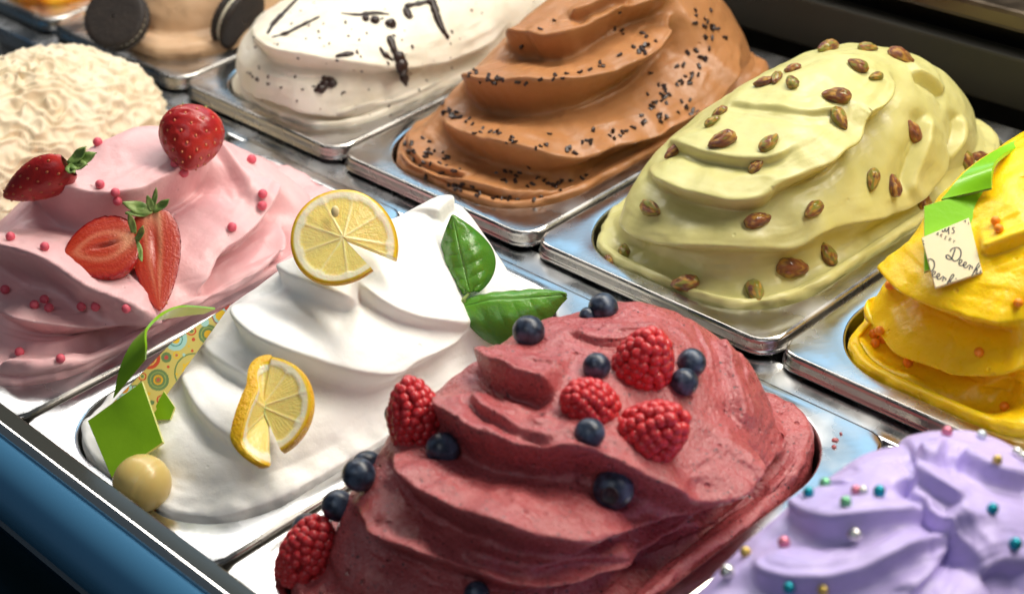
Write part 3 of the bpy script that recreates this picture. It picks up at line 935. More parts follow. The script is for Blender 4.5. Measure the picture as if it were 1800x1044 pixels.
# ---- pistachio nuts
MAT_NUT = vcol_mat("pistachio_kernel", rough=0.30, bump=0.0005, bscale=380, spec=0.6, coat=0.35)
def nut_mesh(seed):
    r = np.random.default_rng(seed)
    V, F = sphere_vf(22, 16)
    x = V[:, 0]
    W = V.copy()
    W[:, 0] = x
    taper = 1 - 0.28 * x - 0.10 * x * x
    W[:, 1] = V[:, 1] * 0.56 * taper
    W[:, 2] = V[:, 2] * 0.50 * taper
    # seam of the kernel and skin wrinkles
    W[:, 2] -= 0.07 * np.exp(-(V[:, 1] / 0.16) ** 2) * (V[:, 2] > 0) * (1 - x * x)
    nrm = V / np.linalg.norm(V, axis=1)[:, None]
    W += nrm * (0.08 * noise3(V * 2.6 + seed * 3.1) + 0.03 * noise3(np.column_stack([V[:, 0] * 1.5, V[:, 1] * 8, V[:, 2] * 8]) + seed))[:, None]
    t = noise3(V * 1.5 + seed * 5.7 + 2) + 0.5 * noise3(V * 4.5 + seed)
    t2 = noise3(V * 2.1 + seed * 2.9 + 30)
    brown = np.array([0.33, 0.095, 0.028]); plum = np.array([0.12, 0.030, 0.032])
    green = np.array([0.30, 0.30, 0.035]); gold = np.array([0.66, 0.36, 0.05])
    bias = (-0.45, 0.05, 0.45, -0.2, 0.2)[seed % 5]
    C = brown + (green - brown) * sstep(0.05, 0.35, t + bias)[:, None]
    C = C + (gold - C) * (0.9 * sstep(0.0, 0.35, t2))[:, None]
    C = C + (plum - C) * (0.8 * sstep(0.15, 0.5, -t - 0.3 * bias))[:, None]
    me = bpy.data.meshes.new("pistachio_nut")
    me.from_pydata([tuple(v) for v in W], [], F)
    vcol(me, C)
    me.materials.append(MAT_NUT)
    me.polygons.foreach_set("use_smooth", np.ones(len(me.polygons), dtype=bool))
    return me
g = "whole pistachio nuts on the pale green gelato"
NUTS = [
    (1395, 97, 50, 30, "reddish pistachio at the top left of the green peak"), (1455, 88, 48, 75, "upright pistachio on the crest of the green gelato"),
    (1342, 148, 36, 150, "leftmost nut of the upper cluster of pistachios"), (1366, 140, 34, 100, "middle nut of the upper cluster of pistachios"),
    (1393, 147, 38, 110, "lowest right nut of the upper cluster of pistachios"), (1394, 124, 32, 20, "topmost nut of the upper cluster of pistachios"),
    (1525, 88, 36, 0, "small pistachio at the top edge between two larger ones"), (1581, 103, 50, 170, "long brown pistachio at the top right of the green peak"),
    (1507, 118, 40, 140, "green pistachio touching a small pink brown one near the top"), (1539, 137, 30, 30, "small pinkish pistachio right of the green one near the top"),
    (1470, 172, 52, 170, "dark pointed pistachio lying level in the upper middle"), (1476, 210, 46, 115, "yellowish pistachio standing on the slope under the dark pointed one"),
    (1602, 232, 44, 130, "bright yellow pistachio on the right wall of the green gelato"), (1266, 200, 32, 30, "purple pistachio at the upper left rim of the green gelato"),
    (1254, 216, 32, 10, "green pistachio under the purple one at the left rim"), (1271, 250, 54, 5, "long tapered green pistachio on the upper left shelf"),
    (1353, 254, 46, 60, "plump reddish pistachio in the middle of the upper shelf"), (1185, 270, 40, 70, "golden pistachio near the left end of the upper shelf"),
    (1330, 293, 34, 40, "small pistachio just below the upper shelf"), (1532, 317, 42, 75, "left nut of the golden pair on the right wall"),
    (1569, 327, 42, 110, "right nut of the golden pair on the right wall"), (1146, 369, 48, 145, "pistachio on the lower left shelf"),
    (1332, 390, 50, 20, "pinkish pistachio with a pale split in the lower middle"), (1428, 370, 44, 40, "dark tipped pistachio right of the split one"),
    (1097, 443, 36, 100, "upper nut of the pair at the left foot of the green gelato"), (1075, 463, 34, 150, "lower nut of the pair at the left foot of the green gelato"),
    (1453, 448, 46, 120, "pistachio leaning on the front right wall"), (1391, 470, 62, 175, "largest dark pistachio at the front foot of the wall"),
    (1205, 501, 52, 165, "vivid green pistachio sunk in the front apron"), (1327, 516, 54, 95, "smooth almond brown nut at the front edge of the green gelato"),
    (1622, 357, 46, 70, "brown pistachio by the green chocolate curl"), (1698, 286, 46, 120, "reddish pistachio at the far right of the green gelato"),
    (1722, 279, 38, 30, "small dark pistachio furthest right beside the reddish one")]
for i, (u, v, ln, deg, l) in enumerate(NUTS):
    P, n = hit("pist", u, v)
    s = 0.51 * ln * px_m(u, v, P)
    x = img_dir(deg + 180 * (i % 2), n)
    x2, y2, z2 = frame(n, x)
    roll = RNG.uniform(-0.7, 0.7)
    yy = y2 * math.cos(roll) + z2 * math.sin(roll)
    zz = np.cross(x2, yy)
    o = share("pistachio_nut", nut_mesh(i + 3), mat4(x2, yy, zz, P + n * s * 0.20, s))
    tag(o, l, "pistachio", g)

# ---- blueberries
MAT_BLUEB = None
def blueberry_mat():
    m, nt, b = new_mat("blueberry_skin")
    tc = nd(nt, 'ShaderNodeTexCoord')
    nz = nd(nt, 'ShaderNodeTexNoise')
    nz.inputs['Scale'].default_value = 1.7
    nz.inputs['Detail'].default_value = 6
    nt.links.new(tc.outputs['Object'], nz.inputs['Vector'])
    rp = nd(nt, 'ShaderNodeMapRange')
    rp.inputs[1].default_value = 0.40
    rp.inputs[2].default_value = 0.70
    nt.links.new(nz.outputs[0], rp.inputs[0])
    mx = nd(nt, 'ShaderNodeMix', data_type='RGBA')
    mx.inputs[6].default_value = (0.010, 0.016, 0.034, 1)
    mx.inputs[7].default_value = (0.075, 0.110, 0.175, 1)
    nt.links.new(rp.outputs[0], mx.inputs[0])
    nt.links.new(mx.outputs[2], b.inputs['Base Color'])
    r2 = nd(nt, 'ShaderNodeMapRange')
    r2.inputs[3].default_value = 0.22
    r2.inputs[4].default_value = 0.5
    nt.links.new(nz.outputs[0], r2.inputs[0])
    nt.links.new(r2.outputs[0], b.inputs['Roughness'])
    return m
MAT_BLUEB = blueberry_mat()
def blueberry_meshes():
    nu = 40
    prof = [(0.0, -0.90), (0.30, -0.87), (0.60, -0.74), (0.84, -0.48), (0.97, -0.15), (0.99, 0.12), (0.90, 0.45), (0.72, 0.70), (0.52, 0.83), (0.40, 0.88)]
    prof = catmull(prof, 22)
    V, F = [], []
    for (r, z) in prof:
        for j in range(nu):
            a = 2 * math.pi * j / nu
            V.append((max(r, 0.001) * math.cos(a), max(r, 0.001) * math.sin(a), z))
    F = [tuple(f) for f in grid_faces(len(prof), nu)]
    me = bpy.data.meshes.new("berry_body")
    me.from_pydata(V, [], F)
    me.materials.append(MAT_BLUEB)
    me.polygons.foreach_set("use_smooth", np.ones(len(me.polygons), dtype=bool))
    # crown: star shaped rim round a sunken disc
    V, F = [], []
    prof = [(0.42, 0.87, 0), (0.40, 0.95, 1), (0.33, 0.93, 0.6), (0.28, 0.82, 0), (0.12, 0.78, 0), (0.001, 0.79, 0)]
    for (r, z, st) in prof:
        for j in range(nu):
            a = 2 * math.pi * j / nu
            k = 0.5 + 0.5 * math.cos(5 * a)
            rr = r + st * 0.07 * k
            V.append((rr * math.cos(a), rr * math.sin(a), z + st * 0.05 * k))
    F = [tuple(f) for f in grid_faces(len(prof), nu)]
    m2 = bpy.data.meshes.new("crown")
    m2.from_pydata(V, [], F)
    m2.materials.append(plain_mat("blueberry_crown", (0.018, 0.016, 0.020), rough=0.6, col2=(0.05, 0.04, 0.045), nscale=6))
    m2.polygons.foreach_set("use_smooth", np.ones(len(m2.polygons), dtype=bool))
    return me, m2
BB = blueberry_meshes()
g = "blueberries on the dark pink gelato"
BLUE = [
    (933, 597, 58, (0.5, -0.4, 0.7), 0.55, "blueberry at the upper left rim, near the basil"), (1062, 549, 54, (-0.2, 0.6, 0.7), 0.35, "glossy blueberry on the back crest of the dark pink gelato"),
    (1033, 556, 30, (0.7, 0.5, 0.2), 0.1, "blueberry half hidden behind the one on the back crest"), (1048, 654, 50, (0.0, -0.5, 0.8), 0.45, "blueberry left of the topmost raspberry"),
    (1209, 643, 52, (0.6, 0.2, 0.6), 0.45, "upper blueberry of the two right of the topmost raspberry"), (1196, 678, 50, (0.7, -0.5, 0.5), 0.5, "lower blueberry of the two right of the topmost raspberry"),
    (1037, 769, 55, (0.3, 0.3, 0.8), 0.4, "blueberry between the two lower central raspberries"), (798, 775, 61, (-0.1, 0.3, 0.9), 0.8, "blueberry beside the left raspberry, on the dark pink shelf"),
    (1077, 874, 73, (0.5, -0.75, 0.3), 0.75, "biggest blueberry low on the front of the dark pink gelato"), (645, 821, 60, (0.3, 0.8, 0.5), 0.5, "back blueberry of the stacked pair on the left rim"),
    (648, 851, 60, (0.1, 0.4, 0.9), 0.9, "front blueberry of the stacked pair on the left rim"), (594, 888, 58, (-0.3, 0.3, 0.9), 0.6, "blueberry on the left rim below the stacked pair"),
    (540, 930, 58, (-0.3, 0.4, 0.8), 0.6, "blueberry behind the lowest raspberry at the left"), (697, 728, 44, (-0.5, 0.5, 0.6), 0.2, "dark berry peeking out behind the left raspberry"),
    (838, 1046, 46, (0.2, -0.3, 0.9), 0.2, "blueberry cut by the bottom edge of the picture")]
for i, (u, v, d, cdir, out, l) in enumerate(BLUE):
    P, n, ok = hit_soft("rasp", u, v)
    r = 0.5 * d * px_m(u, v, P)
    if not ok:
        out = 0.0
    cd = np.array(cdir) if i == 8 else -BACK * 0.9 + RIGHT * RNG.uniform(-.7, .7) + UP * RNG.uniform(-.6, .6)
    x, y, z = frame(cd, RNG.normal(size=3))
    root = empty("blueberry")
    root.matrix_world = mat4(x, y, z, P + n * r * out, r)
    c = bpy.data.objects.new(BB[0].name, BB[0])
    COL.objects.link(c)
    c.parent = root
    c2 = bpy.data.objects.new(BB[1].name, BB[1])
    COL.objects.link(c2)
    c2.parent = c
    tag(root, l, "blueberry", g)

# ---- raspberries: a core with single drupelets
MAT_DRUP = plain_mat("raspberry_drupelet", (0.50, 0.020, 0.032), rough=0.34, sss=0.25, coat=0.08, col2=(0.66, 0.038, 0.042), nscale=2.0)
MAT_RCORE = plain_mat("raspberry_core", (0.34, 0.012, 0.018), rough=0.5)
dv, df = sphere_vf(14, 9)
DRUP = []
for s in range(4):
    W = dv * np.array([1.0, 1.0, 0.9])
    W = W + dv * (0.07 * noise3(dv * 1.6 + 10 * s))[:, None]
    me = bpy.data.meshes.new("drupelet")
    me.from_pydata([tuple(v) for v in W], [], df)
    me.materials.append(MAT_DRUP)
    me.polygons.foreach_set("use_smooth", np.ones(len(me.polygons), dtype=bool))
    DRUP.append(me)
cv = sv.copy()
cv[:, 2] = cv[:, 2] * 1.0
def rasp_prof(t):
    """radius of the berry at height t (0 stem end, 1 tip)"""
    return (0.86 + 0.14 * math.sin(min(1, t * 2.2) * math.pi / 2)) * (max(0.0, 1 - max(0, t - 0.18) ** 2.1 / 0.82 ** 2.1)) ** 0.62
def raspberry(u, v, wpx, hpx, tipdir, sink, label, seed):
    """wpx: width, hpx: length; tipdir: where the tip points"""
    rr = np.random.default_rng(seed)
    P, n = hit("rasp", u, v)
    s = px_m(u, v, P)
    R0, H = 0.5 * wpx * s, hpx * s
    x, y, z = frame(tipdir, RIGHT)
    root = empty("raspberry")
    c = P + n * R0 * sink
    base = c - z * H * 0.48
    root.matrix_world = mat4(x, y, z, base)
    nu = 20
    prof = [(0.001, 0.04)] + [(rasp_prof(t) * R0 * 0.86, H * (t * 0.93 + 0.02)) for t in np.linspace(0.0, 0.999, 14)]
    V = [(r * math.cos(2 * math.pi * j / nu), r * math.sin(2 * math.pi * j / nu), zz if k else H * 0.08) for k, (r, zz) in enumerate(prof) for j in range(nu)]
    mesh("core", V, [tuple(f) for f in grid_faces(len(prof), nu)], MAT_RCORE, root)
    d = R0 * 0.200
    row = 0
    tpos = 0.02
    while tpos < 0.99:
        r = rasp_prof(tpos) * R0 * 0.90
        cnt = max(1, int(round(2 * math.pi * r / (d * 1.78))))
        if r < d * 0.6:
            cnt = 1
            r = 0
        for k in range(cnt):
            a = 2 * math.pi * (k + 0.5 * (row % 2)) / cnt + rr.normal() * 0.09
            sl = (rasp_prof(min(1, tpos + 0.05)) - rasp_prof(max(0, tpos - 0.05))) * R0 / (0.1 * H)
            nn = np.array([math.cos(a), math.sin(a), -sl])
            if r == 0:
                nn = np.array([0, 0, 1.0])
            nn /= np.linalg.norm(nn)
            ax, ay, az = frame(nn, (rr.normal(), rr.normal(), 0.3))
            loc = np.array([r * math.cos(a), r * math.sin(a), H * tpos + rr.normal() * d * 0.10])
            sc = d * rr.uniform(1.08, 1.28)
            o = bpy.data.objects.new("drupelet", DRUP[rr.integers(4)])
            COL.objects.link(o)
            o.parent = root
            o.matrix_local = mat4(ax, ay, az, loc, sc)
        # step by slope length
        dr = (rasp_prof(min(1, tpos + 0.02)) - rasp_prof(tpos)) * R0 / 0.02
        tpos += d * 1.48 / math.hypot(H, dr)
        row += 1
    tag(root, label, "raspberry", "raspberries on the dark pink gelato")
raspberry(735, 737, 92, 104, UP * 0.95 - RIGHT * 0.12 + BACK * 0.25, 0.55, "upright raspberry at the left rim beside a blueberry", 1)
raspberry(1027, 714, 92, 92, UP * 0.35 - RIGHT * 0.55 + BACK * 0.75, 0.22, "raspberry in the centre, between the topmost one and the left one", 2)
raspberry(1130, 645, 104, 108, UP * 0.75 + RIGHT * 0.25 + BACK * 0.55, 0.35, "topmost raspberry, framed by three blueberries", 3)
raspberry(1148, 771, 112, 122, UP * 0.45 + RIGHT * 0.65 + BACK * 0.6, 0.30, "large bright raspberry right of the lower central blueberry", 4)
raspberry(545, 985, 96, 120, UP * 0.9 + RIGHT * 0.35 + BACK * 0.3, 0.5, "dark raspberry at the lower left foot of the dark pink gelato", 5)

# ---- chocolate chips
MAT_CHIP = plain_mat("dark_chocolate", (0.018, 0.008, 0.006), rough=0.35, col2=(0.035, 0.016, 0.012), nscale=3)
CHIPS = []
for s in range(6):
    bm = bmesh.new()
    bmesh.ops.create_cube(bm, size=1.0)
    r = np.random.default_rng(s + 50)
    for vtx in bm.verts:
        vtx.co = Vector((vtx.co.x * r.uniform(1.1, 2.0), vtx.co.y * r.uniform(0.7, 1.1), vtx.co.z * r.uniform(0.5, 0.8))) + Vector(r.normal(size=3) * 0.1)
    bmesh.ops.bevel(bm, geom=bm.edges[:], offset=0.14, segments=1, affect='EDGES')
    me = bpy.data.meshes.new("chocolate_chip")
    bm.to_mesh(me)
    bm.free()
    me.materials.append(MAT_CHIP)
    CHIPS.append(me)
def chip(key, u, v, spx, label, group, cat="chocolate chip", name="chocolate_chip"):
    t, off = SURF[key]
    h = t.ray_cast(vec(CAM_C - off), vec(ray(u, v)))
    if h[0] is None:
        return
    P, n = np.array(h[0]) + off, np.array(h[1])
    s = spx * px_m(u, v, P)
    z = n + 0.35 * RNG.normal(size=3)
    x, y, z = frame(z, RNG.normal(size=3))
    o = share(name, CHIPS[RNG.integers(6)], mat4(x, y, z, P + n * s * 0.22, s))
    tag(o, label, cat, group)
def along(pts, cnt, sx, sy, off=(0, 0)):
    c = catmull(pts, 200)
    out = []
    for _ in range(cnt):
        p = c[RNG.integers(200)]
        out.append((p[0] + RNG.normal() * sx + off[0], p[1] + RNG.normal() * sy + off[1]))
    return out
spots = []
spots += along([(825, 130), (860, 138), (910, 143), (970, 138), (1030, 125), (1080, 112)], 28, 5, 3.5)
spots += along([(1085, 105), (1120, 85), (1150, 65)], 9, 6, 6)
spots += along([(775, 190), (815, 215), (860, 235), (905, 248), (960, 258)], 32, 6, 5)
spots += along([(960, 258), (1010, 250), (1060, 240), (1110, 225), (1180, 205), (1230, 190)], 34, 10, 9)
spots += along([(710, 250), (735, 265), (775, 285), (800, 300)], 34, 14, 10)
spots += along([(860, 305), (920, 315), (975, 325), (1050, 300)], 26, 12, 7)
spots += along([(740, 300), (800, 325), (870, 345), (950, 345)], 20, 12, 6)
spots += along([(1150, 130), (1165, 170), (1160, 190), (1180, 160), (1210, 140)], 26, 16, 14)
spots += along([(1225, 20), (1250, 40), (1255, 70), (1230, 90), (1210, 130), (1235, 150)], 26, 10, 10)
spots += along([(900, 60), (1000, 45), (1090, 40), (1100, 130)], 8, 20, 10)
for (u, v) in spots:
    chip("choc", u, v, RNG.uniform(4.6, 7.4), "small dark chocolate chip on the brown chocolate gelato", "dark chips on the chocolate gelato")
for (u, v) in along([(450, 60), (520, 60), (600, 90), (680, 60), (760, 50), (840, 50)], 26, 25, 22) + along([(420, 100), (470, 150), (560, 165), (640, 170), (720, 150), (800, 110)], 24, 20, 14):
    chip("strac", u, v, RNG.uniform(2.2, 4.6), "tiny chocolate fleck on the white drizzled gelato", "chocolate flecks on the white drizzled gelato", "chocolate fleck", "chocolate_fleck")

# ---- chocolate drizzle strands on the white gelato
def strand(key, pts, w, label, name="chocolate_strand"):
    pix = catmull(pts, 26)
    R, C3, N3 = [], [], []
    for i, (u, v) in enumerate(pix):
        P, n = hit(key, u, v)
        t = i / 25
        rad = 1.6 * w * px_m(u, v, P) * (0.35 + 0.65 * math.sin(math.pi * min(1, max(0, t * 0.9 + 0.05)))) * (1 + 0.6 * float(noise3(np.array([[u * 0.09, v * 0.09, w]]))[0]))
        C3.append(P + n * rad * 0.25)
        N3.append(n)
        R.append(rad)
    C3 = np.array(C3)
    T = np.gradient(C3, axis=0)
    V, k = [], 8
    for i in range(len(C3)):
        x, y, z = frame(T[i], N3[i])
        for j in range(k):
            a = 2 * math.pi * j / k
            V.append(C3[i] + R[i] * (x * 0.7 * math.cos(a) + y * math.sin(a)))
    F = [tuple(f) for f in grid_faces(len(C3), k)] + [tuple(range(k))[::-1], tuple(range((len(C3) - 1) * k, len(C3) * k))]
    o0 = C3[0]
    o = mesh(name, np.array(V) - o0, F, MAT_CHIP)
    o.location = vec(o0)
    tag(o, label, "chocolate strand", "dark chocolate drizzle on the white gelato")
for pts, w, l in [
    ([(522, 0), (503, 20), (482, 42), (470, 60)], 3.4, "slanting drizzle streak at the left top of the white gelato"),
    ([(478, 66), (502, 60), (530, 46), (562, 30)], 2.4, "thin drizzle tail rising right from the slanting streak"),
    ([(600, 24), (630, 27), (660, 24), (684, 26)], 2.4, "thin level drizzle line along the top of the white gelato"),
    ([(712, 12), (735, 8), (758, 5), (766, 25), (776, 50), (788, 68)], 5, "hooked drizzle strand bending down at the upper right"),
    ([(712, 14), (716, 25), (720, 34)], 4.5, "short stub hanging from the hooked drizzle strand"),
    ([(684, 65), (692, 88), (703, 105), (708, 130), (714, 152)], 6.5, "thick drizzle streak running down the middle of the front face"),
    ([(668, 84), (675, 95), (690, 106)], 3, "thin side twig beside the thick drizzle streak"),
    ([(568, 135), (572, 145), (566, 155), (552, 160)], 6, "forked blob of drizzle low on the front face"),
    ([(572, 138), (582, 145), (584, 155)], 5, "small drop right of the forked drizzle blob"),
    ([(590, 100), (605, 97), (622, 95)], 5.5, "dark smear in the centre of the white gelato"),
    ([(678, 40), (688, 44), (692, 50)], 6, "short dark dab under the hooked drizzle strand"),
    ([(640, 28), (645, 38)], 3.5, "tiny drip below the thin level drizzle line"),
    ([(655, 30), (663, 42)], 4, "second tiny drip below the thin level drizzle line")]:
    strand("strac", pts, w, l)
# ------------------------------------------------------------------ larger decorations
def depth_pt(u, v, d):
    """point on the ray through photo pixel (u, v) whose distance along the view axis is d"""
    r = ray(u, v)
    return CAM_C + r * d / float(-np.dot(r, BACK))

def depth_of(P):
    return float(np.dot(CAM_C - np.asarray(P), BACK))

def root_at(name, P):
    return empty(name, vec(P))

def child(name, V, F, mat, root, cols=None, sm=True):
    """world-space vertices turned into a part of root"""
    base = root if root.parent is None else root.parent
    W = np.asarray(V, float) - np.array(base.location)
    o = mesh(name, W, F, mat, root, sm)
    if cols is not None:
        vcol(o.data, cols)
    return o

# ---- strawberries
MAT_SKIN = plain_mat("strawberry_skin", (0.36, 0.011, 0.014), rough=0.36, sss=0.12, coat=0.12, col2=(0.50, 0.022, 0.016), nscale=90, bump=0.0003, bscale=350)
MAT_CUT = vcol_mat("strawberry_cut_flesh", rough=0.30, bump=0.0004, bscale=700, sss=0.10, coat=0.2)
MAT_SEED = plain_mat("strawberry_seed", (0.52, 0.15, 0.06), rough=0.4)
MAT_CALYX = plain_mat("calyx_green", (0.14, 0.26, 0.05), rough=0.5, col2=(0.26, 0.36, 0.10), nscale=160)

SWP = [0.66, 0.66]
def sw(t):
    return (max(0.0, math.sin(math.pi * min(1, max(0, t)) ** SWP[0]))) ** SWP[1]

def leaflet(root, P, d, n, L, W, name="calyx_leaf", curl=0.35):
    d = d / np.linalg.norm(d)
    n = n - d * np.dot(n, d)
    n /= np.linalg.norm(n)
    sd = np.cross(n, d)
    V, F = [], []
    for i in range(9):
        t = i / 8
        w = W * (math.sin(math.pi * (0.12 + 0.88 * t)) ** 0.8) * 0.5 if t < 1 else 0.0
        for j, k in enumerate((-1, -0.4, 0, 0.4, 1)):
            V.append(P + d * L * t + sd * w * k + n * (curl * L * t * t - 0.25 * w * (1 - k * k) + 0.0006 * math.sin(t * 9 + k * 2)))
    F = [tuple(f) for f in grid_faces(9, 5, wrap=False)]
    o = child(name, V, F, MAT_CALYX, root)
    m = o.modifiers.new("thickness", 'SOLIDIFY')
    m.thickness = 0.0004
    return o

def skin_part(root, S, ax, sd, nn, L, W, full, seeds=True, flat=0.9):
    """berry skin round axis ax starting at stem point S; half round below nn when not full"""
    nt_, na = 44, 56 if full else 30
    V = []
    fib = []
    m = 70
    for k in range(m):
        tt = 0.06 + 0.88 * (k + 0.5) / m
        aa = (k * 2.39996) % (2 * math.pi)
        fib.append((tt, aa))
    fib = np.array(fib)
    seedpos = []
    def pos(t, a, r=1.0):
        w = W * 0.5 * sw(0.05 + 0.95 * t) * r
        return S + ax * L * t + sd * w * math.cos(a) + nn * w * flat * math.sin(a)
    for i in range(nt_ + 1):
        t = i / nt_
        for j in range(na + (0 if full else 1)):
            a = 2 * math.pi * j / na if full else math.pi + math.pi * j / na
            da = np.abs((fib[:, 1] - a + math.pi) % (2 * math.pi) - math.pi) * W * 0.5 * sw(t)
            dt = (fib[:, 0] - t) * L
            dd = np.sqrt(da ** 2 + dt ** 2).min()
            V.append(pos(t, a, 1 - 0.075 * math.exp(-(dd / (W * 0.035)) ** 2) + 0.02 * math.exp(-((dd - W * 0.065) / (W * 0.03)) ** 2)))
    n = na if full else na + 1
    o = child("skin", V, [tuple(f) for f in grid_faces(nt_ + 1, n, wrap=full)], MAT_SKIN, root)
    if seeds:
        SV, SF = [], []
        q, qf = sphere_vf(8, 6)
        for (t, a) in fib:
            if not full and not (math.pi * 1.02 < a < 1.98 * math.pi):
                continue
            c = pos(t, a, 0.965)
            nrm = sd * math.cos(a) + nn * math.sin(a)
            x, y, z = frame(nrm, ax)
            b = len(SV)
            for p in q:
                SV.append(c + (x * p[0] * 0.0011 + y * p[1] * 0.0007 + z * p[2] * 0.0006))
            SF += [tuple(k + b for k in f) for f in qf]
        s = child("seeds", SV, SF, MAT_SEED, o)
        s["kind"] = "stuff"
    return o

def strawberry_half(S, T, nn, W, style, label):
    S, T = np.array(S), np.array(T)
    L = np.linalg.norm(T - S)
    ax = (T - S) / L
    nn = nn - ax * np.dot(nn, ax)
    nn /= np.linalg.norm(nn)
    sd = np.cross(nn, ax)
    root = root_at("strawberry_half", S + ax * L / 2 - nn * W * 0.3)
    skin_part(root, S, ax, sd, nn, L, W, False, flat=0.75)
    NT, NW = 60, 41
    V, C = [], []
    for i in range(NT + 1):
        t = i / NT
        hw = W * 0.5 * sw(0.05 + 0.95 * t)
        for j in range(NW):
            k = -1 + 2 * j / (NW - 1)
            edge = 0.018 * math.sin(i * 0.9) * abs(k) ** 6
            h = W * (0.03 * (1 - k * k) - 0.012 * abs(k) ** 8)
            red = np.array([0.40, 0.022, 0.010]); pale = np.array([0.72, 0.30, 0.17]); orange = np.array([0.50, 0.060, 0.020])
            fib_ = 0.5 + 0.5 * math.sin(k * 26 + math.sin(t * 14) * 1.2)
            c = red + (orange - red) * (0.45 * fib_ + 0.35 * (1 - abs(k)))
            if style == 'long':
                band = math.exp(-((abs(k + 0.06) - 0.34 * (1 - t * 0.7)) / 0.10) ** 2) * (1 - t ** 3) * (0.75 if k > 0 else 0.45)
                top = math.exp(-((t - 0.02) / 0.12) ** 2) * math.exp(-(k / 0.45) ** 2)
                core = math.exp(-(k / 0.18) ** 2) * math.exp(-((t - 0.35) / 0.18) ** 2)
                c = c + (pale - c) * min(1, band + top * 0.9)
                c = c + (red * 0.9 - c) * 0.5 * core
                h -= W * 0.05 * core
            else:
                top = math.exp(-((t - 0.04) / 0.20) ** 2) * math.exp(-(k / 0.38) ** 2)
                ring = math.exp(-((math.hypot(k / 0.5, (t - 0.45) / 0.42) - 0.85) / 0.16) ** 2)
                slit = math.exp(-((k + 0.02) / 0.055) ** 2) * math.exp(-((t - 0.42) / 0.16) ** 2)
                c = c + (pale - c) * min(1, 0.85 * top + 0.40 * ring)
                c = c * (1 - 0.5 * slit)
                h -= W * 0.07 * slit
            if abs(k) > 0.93:
                c = np.array([0.36, 0.012, 0.010])
            V.append(S + ax * L * t + sd * hw * (k * (1 + edge)) + nn * h)
            C.append(c)
    child("cut_face", V, [tuple(f) for f in grid_faces(NT + 1, NW, wrap=False)], MAT_CUT, root, C)
    tag(root, label, "strawberry", "cut strawberries on the pink gelato")
    return root, S, ax, sd, nn

# round half
SWP[:] = [0.80, 0.56]
Pm, nm = hit("straw", 178, 440)
d0 = depth_of(Pm) - 0.012
nrm = UP * 0.55 + BACK * 0.85 - RIGHT * 0.05
plane0 = depth_pt(178, 438, d0)
S = on_plane(238, 420, plane0, nrm); T = on_plane(112, 452, plane0, nrm)
root, S, ax, sd, nn = strawberry_half(S, T, nrm, 0.0395, 'round', "round cut strawberry half lying beside the long half")
for a, b, L in [(-8, 62, .012), (4, 30, .011), (2, -50, .014)]:
    dd = RIGHT * (0.4 if b > 0 else 0.3) * (1 if b != 62 else -0.35) + UP * math.sin(math.radians(b)) + BACK * 0.2
    leaflet(root, S + sd * a * 0.0004, dd, BACK + UP * 0.2, L, 0.004)
SWP[:] = [0.66, 0.66]
# long half
d0 = depth_of(hit("straw", 275, 470)[0]) - 0.012
nrm = UP * 0.38 + BACK * 0.92 + RIGHT * 0.10
plane0 = depth_pt(275, 455, d0)
S = on_plane(269, 372, plane0, nrm); T = on_plane(281, 547, plane0, nrm)
root, S, ax, sd, nn = strawberry_half(S, T, nrm, 0.0265, 'long', "long cut strawberry half pointing down with green leaves on top")
for dd, L, w in [(-RIGHT * 1.0 + UP * 0.25, .016, .007), (-RIGHT * 0.9 - UP * 0.12, .014, .005), (RIGHT * 0.8 + UP * 0.45, .012, .005), (UP + RIGHT * 0.25, .013, .003), (UP * 0.8 - RIGHT * 0.2, .009, .004)]:
    leaflet(root, S + BACK * 0.002, dd + BACK * 0.15, BACK + UP * 0.3, L, w, curl=0.15)
# leaning wedge at the left
d0 = depth_of(hit("straw", 110, 335)[0]) - 0.004
S = depth_pt(122, 290, d0); T = depth_pt(6, 347, d0 + 0.016)
nrm = UP * 0.7 + RIGHT * 0.3 - BACK * 0.75
root, S, ax, sd, nn = strawberry_half(S, T, nrm, 0.024, 'long', "red strawberry wedge leaning at the left edge against cream gelato")
for dd, L, w in [(RIGHT * 0.95 + UP * 0.30, .017, .008), (RIGHT * 0.3 - UP * 0.35 + BACK * 0.3, .010, .006), (UP * 0.5 + RIGHT * 0.6, .014, .007), (RIGHT * 0.75 - UP * 0.1 + BACK * .3, .014, .007)]:
    leaflet(root, S + BACK * 0.002, dd + BACK * 0.1, BACK + UP * 0.6, L, w, curl=0.1)
# whole berry
P, n = hit("straw", 335, 268)
d0 = depth_of(P) - 0.008
C0 = depth_pt(336, 243, d0)
ax = -UP * 0.80 + BACK * 0.50 + RIGHT * 0.02
ax /= np.linalg.norm(ax)
sx, sy, sz = frame(ax, RIGHT)
Lw = 0.0360
root = root_at("strawberry", C0)
skin_part(root, C0 - ax * Lw * 0.42, ax, sx, sy, Lw, 0.0352, True, flat=1.0)
for k in range(7):
    a = 2 * math.pi * k / 7
    leaflet(root, C0 - ax * Lw * 0.40, sx * math.cos(a) + sy * math.sin(a) + ax * 0.1, -ax, 0.015, 0.006, curl=-0.05)
tag(root, "whole red strawberry on top of the pink gelato", "strawberry")

# ---- lemon slices
MAT_LEMON = vcol_mat("lemon_slice", rough=0.28, bump=0.0003, bscale=500, sss=0.45, coat=0.15)
MAT_RIND = plain_mat("lemon_rind", (0.85, 0.52, 0.006), rough=0.32, bump=0.0010, bscale=520, sss=0.1, col2=(0.80, 0.42, 0.004), nscale=150)
MAT_PIP = plain_mat("lemon_pip", (0.85, 0.70, 0.36), rough=0.4)

